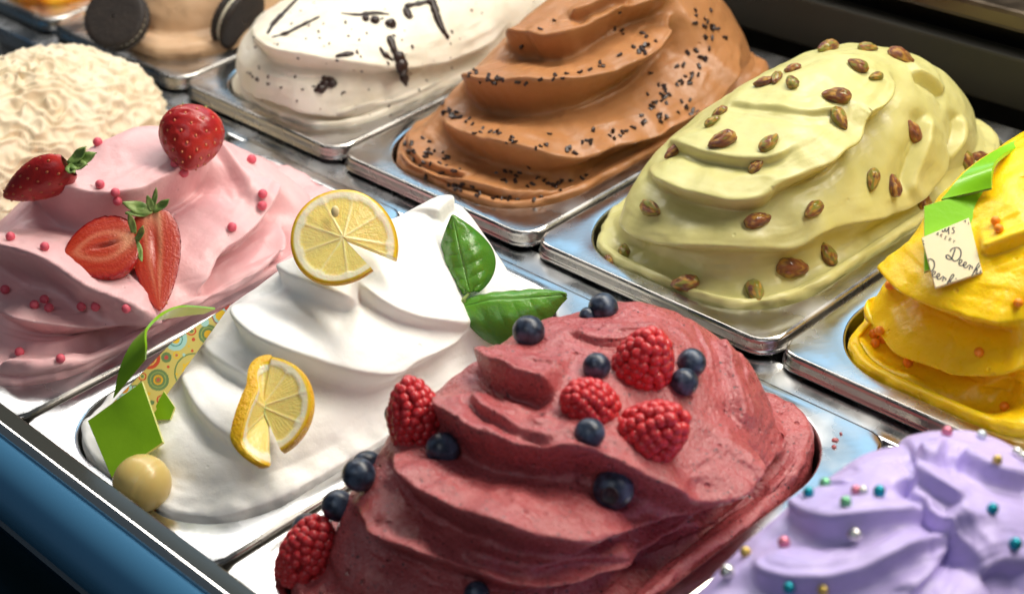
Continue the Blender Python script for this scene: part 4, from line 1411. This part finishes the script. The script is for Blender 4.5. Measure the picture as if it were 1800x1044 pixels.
def lemon_slice(C0, x, y, z, R, fold, phimax, label, thick=0.0042, nseg=9, zleft=None):
    NR, NP = 26, 150
    root = root_at("lemon_slice", C0)
    zl = z if zleft is None else zleft
    def place(r, ph, h):
        lx, ly = r * math.sin(ph), r * math.cos(ph)
        al, dz = fold(ph, r / R)
        cx, cz = math.cos(al), math.sin(al)
        # rotate about the y axis
        px_, pz_ = lx * cx + h * cz, -lx * cz * 1.0 + h * cx
        return C0 + x * px_ + y * ly + (zl if lx < 0 else z) * (pz_ + dz)
    def colour(rn, ph):
        seg = (ph / (2 * math.pi) * nseg + 0.31) % 1.0
        edge = min(seg, 1 - seg) * 2 * math.pi / nseg * rn
        pulp = np.array([0.86, 0.68, 0.17]); pale = np.array([0.90, 0.79, 0.38]); pith = np.array([0.90, 0.83, 0.60]); rind = np.array([0.86, 0.55, 0.01])
        st = 0.5 + 0.5 * float(math.sin(ph * 70 + 3 * math.sin(rn * 9 + ph * 5)))
        c = pulp + (pale - pulp) * (0.45 * st)
        mem = math.exp(-(edge / 0.022) ** 2)
        mem = max(mem, math.exp(-((rn - 0.02) / 0.07) ** 2))
        bound = 0.80 - 0.05 * (1 - min(1, edge / 0.12))
        c = c + (pith - c) * max(0.38 * mem, float(sstep(bound, bound + 0.035, rn)))
        c = c + (rind - c) * float(sstep(0.93, 0.965, rn))
        return c, mem, float(sstep(bound, bound + 0.035, rn)), st
    for sgn, nm in ((1, "front_face"), (-1, "back_face")):
        V, Cc = [], []
        for i in range(NR + 1):
            rn = i / NR
            for j in range(NP + 1):
                ph = -phimax + 2 * phimax * j / NP
                c, mem, pi_, st = colour(rn, ph)
                h = thick / 2 + 0.0004 * pi_ + 0.0002 * mem - 0.0002 * st * (1 - pi_) * (1 - mem)
                if i == NR:
                    h -= 0.0006
                V.append(place(R * max(rn, 0.004), ph, sgn * h))
                Cc.append(c)
        F = grid_faces(NR + 1, NP + 1, wrap=False)
        if sgn > 0:
            F = F[:, ::-1]
        child(nm, V, [tuple(f) for f in F], MAT_LEMON, root, Cc)
    V = []
    for i, h in enumerate(np.linspace(-1, 1, 9)):
        for j in range(NP + 1):
            ph = -phimax + 2 * phimax * j / NP
            V.append(place(R * (1.0 + 0.022 * (1 - h * h)), ph, h * (thick / 2)))
    child("rind", V, [tuple(f) for f in grid_faces(9, NP + 1, wrap=False)], MAT_RIND, root)
    for s in (-1, 1):
        V, Cc = [], []
        for i in range(NR + 1):
            for k in range(5):
                V.append(place(R * max(i / NR, 0.004), s * phimax, (k / 2 - 1) * thick / 2))
                Cc.append(colour(i / NR, s * phimax * 0.97)[0])
        child("cut_edge", V, [tuple(f) for f in grid_faces(NR + 1, 5, wrap=False)], MAT_LEMON, root, Cc)
    tag(root, label, "lemon slice", "twisted lemon slices on the white gelato")
    return root, place

# lower, strongly twisted slice
def fold_low(ph, rn):
    if ph < 0:
        a = math.radians(66) * float(sstep(0, math.radians(45), -ph)) + math.radians(48) * float(sstep(math.radians(95), math.radians(150), -ph))
    else:
        a = -math.radians(14) * float(sstep(0, math.radians(60), ph))
    return a, 0.0
dl = depth_of(hit("lemon", 470, 800)[0]) - 0.010
C0 = depth_pt(463, 717, dl)
tl = math.radians(-7)
xx = RIGHT * math.cos(tl) + UP * math.sin(tl) + BACK * 0.05
zz = BACK * 0.93 + UP * 0.30
xx, yy, zz = frame(zz, xx)
lemon_slice(C0, xx, yy, zz, 0.0238, fold_low, math.radians(146), "twisted lemon slice standing low on the white gelato beside the plates", thick=0.0056, zleft=BACK * 0.86 - UP * 0.5)
# upper slice
def fold_up(ph, rn):
    s = math.copysign(1, ph)
    return math.radians(4) * s, -s * rn * 0.0125 * float(sstep(math.radians(60), math.radians(165), abs(ph)))
P, n = hit("lemon", 590, 500)
du = depth_of(P) - 0.004
C0 = depth_pt(604, 420, du)
zz = BACK * 0.95 + UP * 0.30
rr_ = math.radians(58)
xi = RIGHT * math.cos(rr_) + UP * math.sin(rr_)
xx, yy, zz = frame(zz, xi)
root, plc = lemon_slice(C0, xx, yy, zz, 0.0250, fold_up, math.radians(161), "lemon slice standing upright at the top of the white gelato")
q, qf = sphere_vf(12, 8)
pc = C0 + RIGHT * (-14 * px_m(0, 0, C0)) + UP * (45 * px_m(0, 0, C0)) + zz * 0.0024
child("pip", [pc + (RIGHT * p[0] * 0.0020 + UP * p[1] * 0.0028 + zz * p[2] * 0.0012) for p in q], qf, MAT_PIP, root.children[0])

# ---- basil
MAT_BASIL = vcol_mat("basil_leaf", rough=0.27, bump=0.0003, bscale=600, sss=0.15, spec=0.55)
def basil_leaf(root, B0, T0, nn, W, cup, bend, fold=0.0):
    B0, T0 = np.array(B0), np.array(T0)
    L = np.linalg.norm(T0 - B0)
    ax = (T0 - B0) / L
    nn = nn - ax * np.dot(nn, ax)
    nn /= np.linalg.norm(nn)
    sd = np.cross(nn, ax)
    NT, NW = 70, 61
    V, C = [], []
    for i in range(NT + 1):
        s = i / NT
        w = W * (math.sin(math.pi * min(1, (0.03 + 0.97 * s)) ** 0.82)) ** 0.78 if s < 1 else 0
        w *= 1 - 0.25 * s ** 6
        for j in range(NW):
            k = -1 + 2 * j / (NW - 1)
            vph = (s * 6.2 - 0.9 * abs(k) ** 1.25 * 1.0)
            vein = math.exp(-((vph - round(vph)) / 0.055) ** 2) * min(1, 6 * abs(k)) * (1 - abs(k) ** 3)
            mid = math.exp(-(k / 0.035) ** 2)
            puff = (0.5 + 0.5 * math.cos(2 * math.pi * (vph - 0.5))) * math.sin(math.pi * min(1, abs(k))) ** 1.5 * (1 - 0.4 * s) * (0.6 + 0.8 * float(noise3(np.array([[s * 5, k * 3, W * 900]]))[0]))
            h = -cup * w * k * k + bend * L * (s * (1 - s)) + 0.0008 * puff - 0.0007 * mid - 0.0003 * vein
            h += fold * w * abs(k) * (1 - s) + 0.0022 * float(noise3(np.array([[s * 2.6 + 4, k * 1.6 + 2, W * 500]]))[0])
            yk = k * (1 - 0.18 * cup * k * k)
            rip = 0.0
            V.append(B0 + ax * (L * s + rip) + sd * w * yk + nn * h)
            base = np.array([0.040, 0.175, 0.012]); lite = np.array([0.17, 0.42, 0.04]); vn = np.array([0.13, 0.33, 0.06])
            c = base + (lite - base) * (0.35 * puff + 0.45 * (1 - abs(k)))
            c = c + (vn - c) * (0.45 * mid + 0.12 * vein)
            V and C.append(c)
    o = child("leaf", V, [tuple(f) for f in grid_faces(NT + 1, NW, wrap=False)], MAT_BASIL, root, C)
    m = o.modifiers.new("thickness", 'SOLIDIFY')
    m.thickness = 0.0006
P, n = hit("lemon", 818, 520)
db = depth_of(P)
root = root_at("basil_sprig", P)
basil_leaf(root, depth_pt(826, 514, db - 0.003), depth_pt(796, 379, db + 0.004), BACK * 0.9 + UP * 0.35 - RIGHT * 0.25, 0.0160, 0.70, 0.12)
basil_leaf(root, depth_pt(813, 536, db - 0.005), depth_pt(996, 522, db - 0.012), BACK * 0.75 + UP * 0.65 + RIGHT * 0.1, 0.0190, 0.85, 0.12)
st_ = catmull([depth_pt(818, 540, db - 0.001), depth_pt(815, 528, db - 0.004), depth_pt(824, 516, db - 0.003)], 10)
V = []
for c in st_:
    for k in range(8):
        a = 2 * math.pi * k / 8
        V.append(c + 0.0012 * (RIGHT * math.cos(a) + BACK * math.sin(a)))
child("stem", V, [tuple(f) for f in grid_faces(10, 8)], MAT_CALYX, root)
tag(root, "basil sprig with two green leaves on the white gelato", "basil")

# ---- coloured chocolate plates and curls
MAT_GREEN = plain_mat("green_chocolate", (0.19, 0.40, 0.006), rough=0.28, col2=(0.23, 0.46, 0.010), nscale=30, coat=0.25, bump=0.00015, bscale=160)
MAT_GREENB = plain_mat("bright_green_chocolate", (0.20, 0.52, 0.008), rough=0.28, col2=(0.25, 0.60, 0.015), nscale=30, coat=0.25, bump=0.00015, bscale=160)
MAT_PALE = plain_mat("pale_lime_chocolate", (0.66, 0.68, 0.20), rough=0.35, sss=0.15)
MAT_IVORY = plain_mat("ivory_chocolate", (0.80, 0.70, 0.45), rough=0.35, sss=0.2, coat=0.1)
MAT_INK = plain_mat("dark_ink", (0.025, 0.022, 0.028), rough=0.5)
MAT_BALL = plain_mat("cream_chocolate", (0.66, 0.49, 0.16), rough=0.33, sss=0.2, coat=0.1, col2=(0.69, 0.52, 0.18), nscale=40)

def ribbon(name, E1, E2, nrm_hint, thick, m_out, m_in, label, cat):
    """curled strip between two 3D edge lines"""
    n = 48
    A, B = catmull(E1, n), catmull(E2, n)
    mid = (A + B) / 2
    T = np.gradient(mid, axis=0)
    root = root_at(name, mid[0])
    Wd = B - A
    Nn = np.cross(T, Wd)
    Nn /= np.linalg.norm(Nn, axis=1)[:, None] + 1e-9
    k = 9
    S = np.linspace(0, 1, k)[None, :, None]
    base = A[:, None] * (1 - S) + B[:, None] * S
    o = base + Nn[:, None] * thick / 2
    i_ = base - Nn[:, None] * thick / 2
    F = grid_faces(n, k, wrap=False)
    child("outer_face", o.reshape(-1, 3), [tuple(f) for f in F], m_out, root)
    child("inner_face", i_.reshape(-1, 3), [tuple(f[::-1]) for f in F], m_in, root)
    for s in (0, k - 1):
        V = np.concatenate([o[:, s], i_[:, s]])
        child("edge", V, [(j, j + 1, n + j + 1, n + j) for j in range(n - 1)], m_in, root, sm=False)
    tag(root, label, cat)
    return root

def plate(name, quad, n, thick, m_face, m_edge, label, cat, root=None, part="plate_face"):
    Q = [np.array(q) for q in quad]
    n = n / np.linalg.norm(n)
    own = root is None
    if own:
        root = root_at(name, sum(Q) / len(Q))
    k = len(Q)
    front = [q + n * thick / 2 for q in Q]
    back = [q - n * thick / 2 for q in Q]
    c = sum(Q) / k
    fi = [c + (q - c) * 0.985 + n * thick / 2 for q in Q]
    fm = [q + n * thick * 0.32 for q in Q]
    child(part, fi, [tuple(range(k))], m_face, root, sm=False)
    V = fi + fm + back
    F = [(i, (i + 1) % k, k + (i + 1) % k, k + i) for i in range(k)] + [(k + i, k + (i + 1) % k, 2 * k + (i + 1) % k, 2 * k + i) for i in range(k)] + [tuple(range(2 * k, 3 * k))]
    child("plate_edge", V, F, m_edge, root, sm=False)
    if own:
        tag(root, label, cat)
    return root

# on the white gelato
dA = depth_of(hit("lemon", 250, 760)[0])
g_tip = hit("lemon", 398, 548)[0]
dT = depth_of(g_tip)
E1 = [(200, 699, dA - .004), (212, 648, dA - .006), (232, 606, dA - .004), (258, 578, dA + .004), (272, 564, dA + .014), (310, 556, dT - .004), (358, 550, dT + .004)]
E2 = [(256, 632, dA - .012), (257, 610, dA - .014), (256, 590, dA - .010), (260, 576, dA - .004), (286, 551, dA + .010), (322, 538, dT - .006), (378, 542, dT + .004)]
ribbon("chocolate_curl", [depth_pt(*e) for e in E1], [depth_pt(*e) for e in E2], BACK, 0.0013, MAT_PALE, MAT_GREEN,
       "green chocolate curl arching behind the patterned strip", "chocolate curl")

# patterned strip
pA, pB = depth_pt(406, 534, dT - 0.005), depth_pt(272, 724, depth_of(hit("lemon", 275, 726)[0]) - 0.004)
pC = depth_pt(183, 726, dA - 0.004)
nS = np.cross(pB - pA, pC - pA)
nS /= np.linalg.norm(nS)
if np.dot(nS, BACK) < 0:
    nS = -nS
quad_px = [(406, 534), (300, 604), (183, 724), (196, 762), (272, 724)]
quad = [on_plane(u, v, pA, nS) for (u, v) in quad_px]
root = root_at("patterned_strip", sum(quad) / 5)
# face as a dense triangle grid tinted with the printed rings
Z = lambda u, v: (130 + u / 3.48, 500 + v / 3.48)
RINGS = [  # centre and radii in picture units of the enlarged strip, colours from outside in
    (515, 583, [(66, (0.13, 0.22, 0.08)), (50, (0.30, 0.36, 0.10)), (44, (0.13, 0.22, 0.08)), (30, (0.70, 0.36, 0.02)), (20, (0.20, 0.25, 0.06)), (12, (0.45, 0.10, 0.06))]),
    (822, 305, [(60, (0.13, 0.22, 0.08)), (46, (0.34, 0.38, 0.10)), (40, (0.13, 0.22, 0.08)), (26, (0.70, 0.40, 0.02))]),
    (622, 335, [(70, (0.35, 0.60, 0.55)), (44, (0.05, 0.20, 0.16)), (38, (0.35, 0.60, 0.55)), (26, (0.72, 0.46, 0.02))]),
    (462, 452, [(66, (0.55, 0.07, 0.03)), (44, (0.70, 0.50, 0.12)), (36, (0.55, 0.07, 0.03)), (22, (0.58, 0.48, 0.13))]),
    (300, 628, [(86, (0.35, 0.60, 0.55)), (62, (0.22, 0.05, 0.08)), (56, (0.35, 0.60, 0.55)), (38, (0.72, 0.28, 0.02)), (22, (0.50, 0.05, 0.04))]),
    (418, 562, [(26, (0.55, 0.07, 0.03)), (18, (0.58, 0.48, 0.13)), (10, (0.13, 0.22, 0.08))]),
    (565, 446, [(32, (0.13, 0.22, 0.08)), (13, (0.50, 0.08, 0.06))]),
    (718, 282, [(31, (0.55, 0.07, 0.03)), (22, (0.58, 0.48, 0.13)), (14, (0.13, 0.22, 0.08))]),
    (628, 432, [(23, (0.72, 0.46, 0.02)), (15, (0.58, 0.48, 0.13)), (8, (0.50, 0.12, 0.05))]),
    (735, 540, [(122, (0.13, 0.22, 0.08)), (113, (0.58, 0.48, 0.13)), (74, (0.72, 0.46, 0.02)), (64, (0.58, 0.48, 0.13)), (46, (0.35, 0.60, 0.55))]),
    (900, 190, [(58, (0.30, 0.10, 0.10)), (50, (0.35, 0.60, 0.55)), (34, (0.72, 0.46, 0.02))]),
    (800, 232, [(26, (0.35, 0.60, 0.55))]),
    (955, 122, [(44, (0.50, 0.06, 0.04))]),
    (370, 575, [(48, (0.13, 0.22, 0.08)), (40, (0.58, 0.48, 0.13))]),
    (731, 336, [(11, (0.55, 0.07, 0.03))]), (724, 405, [(9, (0.55, 0.07, 0.03))]), (577, 503, [(9, (0.55, 0.07, 0.03))]),
    (702, 377, [(7, (0.72, 0.46, 0.02))]), (477, 722, [(15, (0.13, 0.22, 0.08))]), (535, 705, [(30, (0.55, 0.07, 0.03)), (22, (0.58, 0.48, 0.13))]),
    (672, 430, [(9, (0.35, 0.60, 0.55))]), (240, 705, [(20, (0.72, 0.46, 0.02)), (10, (0.13, 0.22, 0.08))]), (205, 745, [(16, (0.35, 0.60, 0.55))]), (178, 775, [(8, (0.50, 0.06, 0.04))]),
    (458, 668, [(9, (0.72, 0.46, 0.02))]), (672, 492, [(8, (0.72, 0.46, 0.02))]), (628, 548, [(8, (0.72, 0.46, 0.02))])]
def strip_col(u, v):
    c = (0.58, 0.48, 0.13)
    for (cx, cy, rs) in sorted(RINGS, key=lambda q: -q[2][0][0]):
        d = math.hypot(u - cx, v - cy)
        if d > rs[0][0]:
            continue
        for (r, col) in rs:
            if d <= r:
                c = col
    return c
V, C, F = [], [], []
NS, NWd = 230, 70
a_, b_, c_, d_, e_ = [np.array(((u - 130) * 3.48, (v - 500) * 3.48)) for (u, v) in quad_px]
up_ = lambda t: a_ + (b_ - a_) * t / 0.45 if t < 0.45 else b_ + (c_ - b_) * (t - 0.45) / 0.55
lo_ = lambda t: a_ + (e_ - a_) * t / 0.72 if t < 0.72 else e_ + (d_ - e_) * (t - 0.72) / 0.28
for i in range(NS + 1):
    t = i / NS
    for j in range(NWd + 1):
        w = j / NWd
        q = up_(t) * (1 - w) + lo_(t) * w
        V.append(on_plane(130 + q[0] / 3.48, 500 + q[1] / 3.48, pA + nS * 0.0007, nS))
        C.append(strip_col(q[0], q[1]))
child("printed_face", V, [tuple(f) for f in grid_faces(NS + 1, NWd + 1, wrap=False)], vcol_mat("printed_chocolate", rough=0.3, coat=0.2), root, C, sm=False)
fr_ = [q + nS * 0.00065 for q in quad]
bk_ = [q - nS * 0.0007 for q in quad]
child("plate_edge", fr_ + bk_, [(i, (i + 1) % 5, 5 + (i + 1) % 5, 5 + i) for i in range(5)] + [(5, 6, 7, 8, 9)], MAT_IVORY, root, sm=False)
tag(root, "pale chocolate strip printed with coloured rings, leaning on white gelato", "chocolate plate")

pl0 = depth_pt(240, 780, depth_of(hit("lemon", 240, 800)[0]) - 0.012)
nP = BACK * 0.85 + UP * 0.30 - RIGHT * 0.22
plate("chocolate_plate", [on_plane(u, v, pl0, nP) for (u, v) in [(155, 740), (251, 671), (288, 778), (197, 840)]], nP, 0.0016, MAT_GREEN, MAT_PALE,
      "dark green square chocolate plate at the front of the white gelato", "chocolate plate")
pl1 = depth_pt(288, 712, depth_of(hit("lemon", 290, 718)[0]) - 0.004)
plate("chocolate_plate", [on_plane(u, v, pl1, nP) for (u, v) in [(262, 738), (289, 688), (308, 716), (300, 738)]], nP, 0.0014, MAT_GREEN, MAT_PALE,
      "small green chocolate corner poking out right of the patterned strip", "chocolate plate")

# cream chocolate ball, two half shells with a seam
P, n = hit("lemon", 255, 862)
s = px_m(250, 848, P)
Rb = 51 * s
Cb = depth_pt(250, 849, depth_of(P) - Rb * 0.45)
zx, zy, zz = frame(RIGHT * 0.85 - UP * 0.35 + BACK * 0.35, UP)
nb, nl = 48, 40
V = []
for i in range(nl + 1):
    a = math.pi * i / nl
    for j in range(nb):
        b = 2 * math.pi * j / nb
        r = Rb * (1 - 0.018 * math.exp(-((a - 1.15) / 0.05) ** 2) + 0.012 * math.exp(-((a - 1.26) / 0.05) ** 2))
        V.append(Cb + r * (zz * math.cos(a) + (zx * math.cos(b) + zy * math.sin(b)) * max(math.sin(a), 0.002)))
V = np.array(V)
ball = mesh("chocolate_ball", V - Cb, [tuple(f) for f in grid_faces(nl + 1, nb)], MAT_BALL)
ball.location = vec(Cb)
tag(ball, "glossy cream coloured chocolate ball at the front of the white gelato", "chocolate ball")

# on the yellow gelato
dm = depth_of(hit("mango", 1680, 505)[0])
nM = BACK * 0.82 + UP * 0.45 - RIGHT * 0.15
pm0 = depth_pt(1684, 480, dm - 0.002)
plate("chocolate_plate", [on_plane(u, v, pm0 - nM * 0.004, nM) for (u, v) in [(1624, 364), (1745, 326), (1741, 430), (1624, 480)]], nM, 0.0018, MAT_GREENB, MAT_PALE,
      "bright green square chocolate plate behind the lettered tag", "chocolate plate")
quad = [on_plane(u, v, pm0, nM) for (u, v) in [(1620, 419), (1703, 384), (1727, 480), (1644, 507)]]
root = plate("lettered_tag", quad, nM, 0.0016, MAT_IVORY, MAT_IVORY, "ivory chocolate tag with dark script lettering stuck in yellow gelato", "chocolate tag")
def in_tag(u, v):
    poly = [(1620, 419), (1703, 384), (1727, 480), (1644, 507)]
    for i in range(4):
        (x0, y0), (x1, y1) = poly[i], poly[(i + 1) % 4]
        if (x1 - x0) * (v - y0) - (y1 - y0) * (u - x0) < 0.6 * math.hypot(x1 - x0, y1 - y0):
            return False
    return True
nMu = nM / np.linalg.norm(nM)
INK_V, INK_F = [], []
def ink(pts, w, closed=False):
    """flat pen stroke, in units of the enlarged tag"""
    c = catmull(pts, max(8, 7 * len(pts))) if len(pts) > 2 else catmull(pts, 8)
    T = np.gradient(c, axis=0)
    T /= np.linalg.norm(T, axis=1)[:, None] + 1e-9
    prev = None
    for i in range(len(c)):
        u, v = 1560 + c[i, 0] / 4.746, 340 + c[i, 1] / 4.746
        if not in_tag(u, v):
            prev = None
            continue
        nrm2 = np.array([-T[i, 1], T[i, 0]]) * w / 2
        # broad-nib pen: heavier on the down strokes
        nrm2 *= 0.75 + 0.5 * abs(T[i, 1])
        b = len(INK_V)
        for sg in (1, -1):
            q = c[i] + sg * nrm2
            INK_V.append(on_plane(1560 + q[0] / 4.746, 340 + q[1] / 4.746, pm0 + nMu * 0.00095, nM))
        if prev is not None:
            INK_F.append((prev, prev + 1, b + 1, b))
        prev = b
def script_word(dx, dy):
    sh = lambda P_: [(a + dx, b + dy) for a, b in P_]
    W_ = 9.5
    ink(sh([(566, 462), (556, 490), (545, 520), (533, 548), (512, 548), (492, 538), (490, 520), (505, 514), (528, 534), (556, 562), (585, 556), (606, 532), (614, 500), (608, 470), (586, 452), (556, 454), (532, 468), (524, 486)]), W_)
    ink(sh([(598, 586), (614, 576), (622, 560), (611, 552), (599, 566), (596, 588), (608, 602), (626, 598), (638, 584)]), W_ * 0.85)
    ink(sh([(636, 604), (652, 594), (658, 578), (647, 572), (637, 586), (635, 606), (647, 620), (664, 614), (674, 602)]), W_ * 0.85)
    ink(sh([(676, 602), (686, 596), (694, 606), (684, 622), (682, 638)]), W_ * 0.85)
    ink(sh([(690, 610), (702, 608), (710, 616), (704, 630)]), W_ * 0.8)
    ink(sh([(700, 694), (716, 664), (738, 622), (756, 590), (770, 578), (776, 588), (762, 612), (740, 634), (720, 644)]), W_ * 0.85)
    ink(sh([(716, 668), (734, 640), (746, 632), (748, 644), (738, 664), (744, 672), (758, 660)]), W_ * 0.85)
    ink(sh([(782, 640), (772, 658), (766, 672)]), W_ * 0.85)
    ink(sh([(790, 612), (796, 618)]), W_ * 1.1)
script_word(0, 0)
script_word(-222, 96)
# word end above, cut by the edge of the tag
ink([(462, 292), (458, 316), (470, 318), (482, 296)], 8)
ink([(486, 288), (482, 310), (494, 316), (508, 292), (514, 282), (510, 312), (512, 336), (504, 338)], 8)
ink([(562, 286), (546, 286), (544, 298), (556, 312), (552, 330), (534, 332)], 8)
# small capitals AKERY, slanting down to the right
GLY = {'A': [[(0, 1), (.4, 0), (.8, 1)], [(.15, .65), (.65, .65)]], 'K': [[(0, 0), (0, 1)], [(.7, 0), (0, .55)], [(.2, .45), (.75, 1)]],
       'E': [[(0, 0), (0, 1)], [(0, 0), (.6, 0)], [(0, .5), (.5, .5)], [(0, 1), (.6, 1)]], 'R': [[(0, 1), (0, 0)], [(0, 0), (.6, .12), (.55, .42), (0, .52)], [(.3, .5), (.7, 1)]],
       'Y': [[(0, 0), (.4, .5)], [(.8, 0), (.4, .5)], [(.4, .5), (.4, 1)]], 'L': [[(0, 0), (0, 1)], [(0, 1), (.6, 1)]]}
def caps(ch, u, v, h, ang):
    ca, sa = math.cos(ang), math.sin(ang)
    for stq in GLY[ch]:
        ink([(u + (x * .8 * ca - y * sa) * h, v + (x * .8 * sa + y * ca) * h) for (x, y) in stq], 4.2)
for ch, u, v in [('A', 416, 322), ('K', 448, 336), ('E', 486, 356), ('R', 520, 370), ('Y', 552, 386)]:
    caps(ch, u, v, 26, 0.42)
caps('A', 646, 216, 24, 0.42)
caps('L', 680, 238, 20, 0.42)
ink([(306, 396), (296, 398), (296, 412), (304, 424), (298, 438), (290, 440)], 8)
child("lettering", INK_V, INK_F, MAT_INK, root.children[0], sm=False)

E1 = [(1655, 352, dm + .022), (1692, 310, dm + .024), (1730, 280, dm + .030), (1775, 254, dm + .040), (1824, 236, dm + .050)]
E2 = [(1743, 332, dm + .012), (1745, 300, dm + .014), (1756, 281, dm + .020), (1784, 263, dm + .034), (1826, 250, dm + .048)]
ribbon("chocolate_curl", [depth_pt(*e) for e in E1], [depth_pt(*e) for e in E2], BACK, 0.0016, MAT_PALE, MAT_GREENB,
       "bright green chocolate curl at the right edge above the yellow gelato", "chocolate curl")

# ---- sandwich cookies
MAT_COOKIE = plain_mat("dark_cookie", (0.014, 0.009, 0.007), rough=0.6, bump=0.0006, bscale=500, col2=(0.024, 0.016, 0.012), nscale=200)
MAT_FILL = plain_mat("cookie_cream", (0.62, 0.58, 0.45), rough=0.5, sss=0.1)
def cookie(C0, ax, R, label):
    x, y, z = frame(ax, UP)
    root = root_at("sandwich_cookie", C0)
    n = 64
    def disc(name, z0, z1, r, mat, ridged):
        V, rows = [], []
        prof = [(0.001, z0), (r * 0.72, z0), (r * 0.86, z0 - (0.0006 if z0 < 0 else 0)), (r * 0.97, z0 + 0.0004), (r, z0 + 0.0012), (r, z1 - 0.0012), (r * 0.97, z1 - 0.0004), (r * 0.86, z1), (r * 0.72, z1), (0.001, z1)]
        for k, (q, h) in enumerate(prof):
            for j in range(n):
                a = 2 * math.pi * j / n
                rr = q * (1 + (0.018 * math.cos(32 * a) if ridged and q > r * 0.9 else 0))
                V.append(C0 + x * rr * math.cos(a) + y * rr * math.sin(a) + z * (h))
        child(name, V, [tuple(f) for f in grid_faces(len(prof), n)], mat, root)
    disc("wafer", -0.0062, -0.0014, R, MAT_COOKIE, True)
    disc("filling", -0.0018, 0.0018, R * 0.93, MAT_FILL, False)
    disc("wafer", 0.0014, 0.0062, R, MAT_COOKIE, True)
    tag(root, label, "cookie")
dh = depth_of(hit("hazel", 270, 60)[0])
cookie(depth_pt(206, 34, dh - 0.012), BACK * 0.95 - RIGHT * 0.22 + UP * 0.2, 0.0225, "dark sandwich cookie seen flat on the left of the light brown gelato")
dh = depth_of(hit("hazel", 400, 60)[0])
cookie(depth_pt(418, 32, dh - 0.004), RIGHT * 0.80 - UP * 0.50 + BACK * 0.28, 0.0225, "dark sandwich cookie seen edge on with its cream filling showing")

# ---- small dabs of gelato left on a pan
for (u, v, w, hgt, deg, l) in [(1468, 773, 13, 6, 4, "upper pink dab smeared on the steel plate beside the dark pink gelato"), (1466, 785, 9, 5, -6, "lower pink dab smeared on the steel plate beside the dark pink gelato"),
                               (1478, 762, 5, 3, 20, "tiny pink fleck on the steel plate beside the dark pink gelato")]:
    P = on_plane(u, v, (0, 0, ZF + 0.0003), np.array([0, 0, 1.0]))
    s = px_m(u, v, P)
    x, y, z = frame((0, 0, 1), RIGHT * math.cos(math.radians(deg)) + UP * math.sin(math.radians(deg)))
    q, qf = sphere_vf(18, 8)
    W = q * np.array([w * s * 0.5, hgt * s * 0.8, 0.0009])
    W[:, :2] *= (1 + 0.25 * noise3(q * 2.2 + u))[:, None]
    o = mesh("gelato_dab", W, qf, G_RASP)
    o.matrix_world = mat4(x, y, z, P)
    tag(o, l, "gelato dab", "dabs of gelato on the steel")
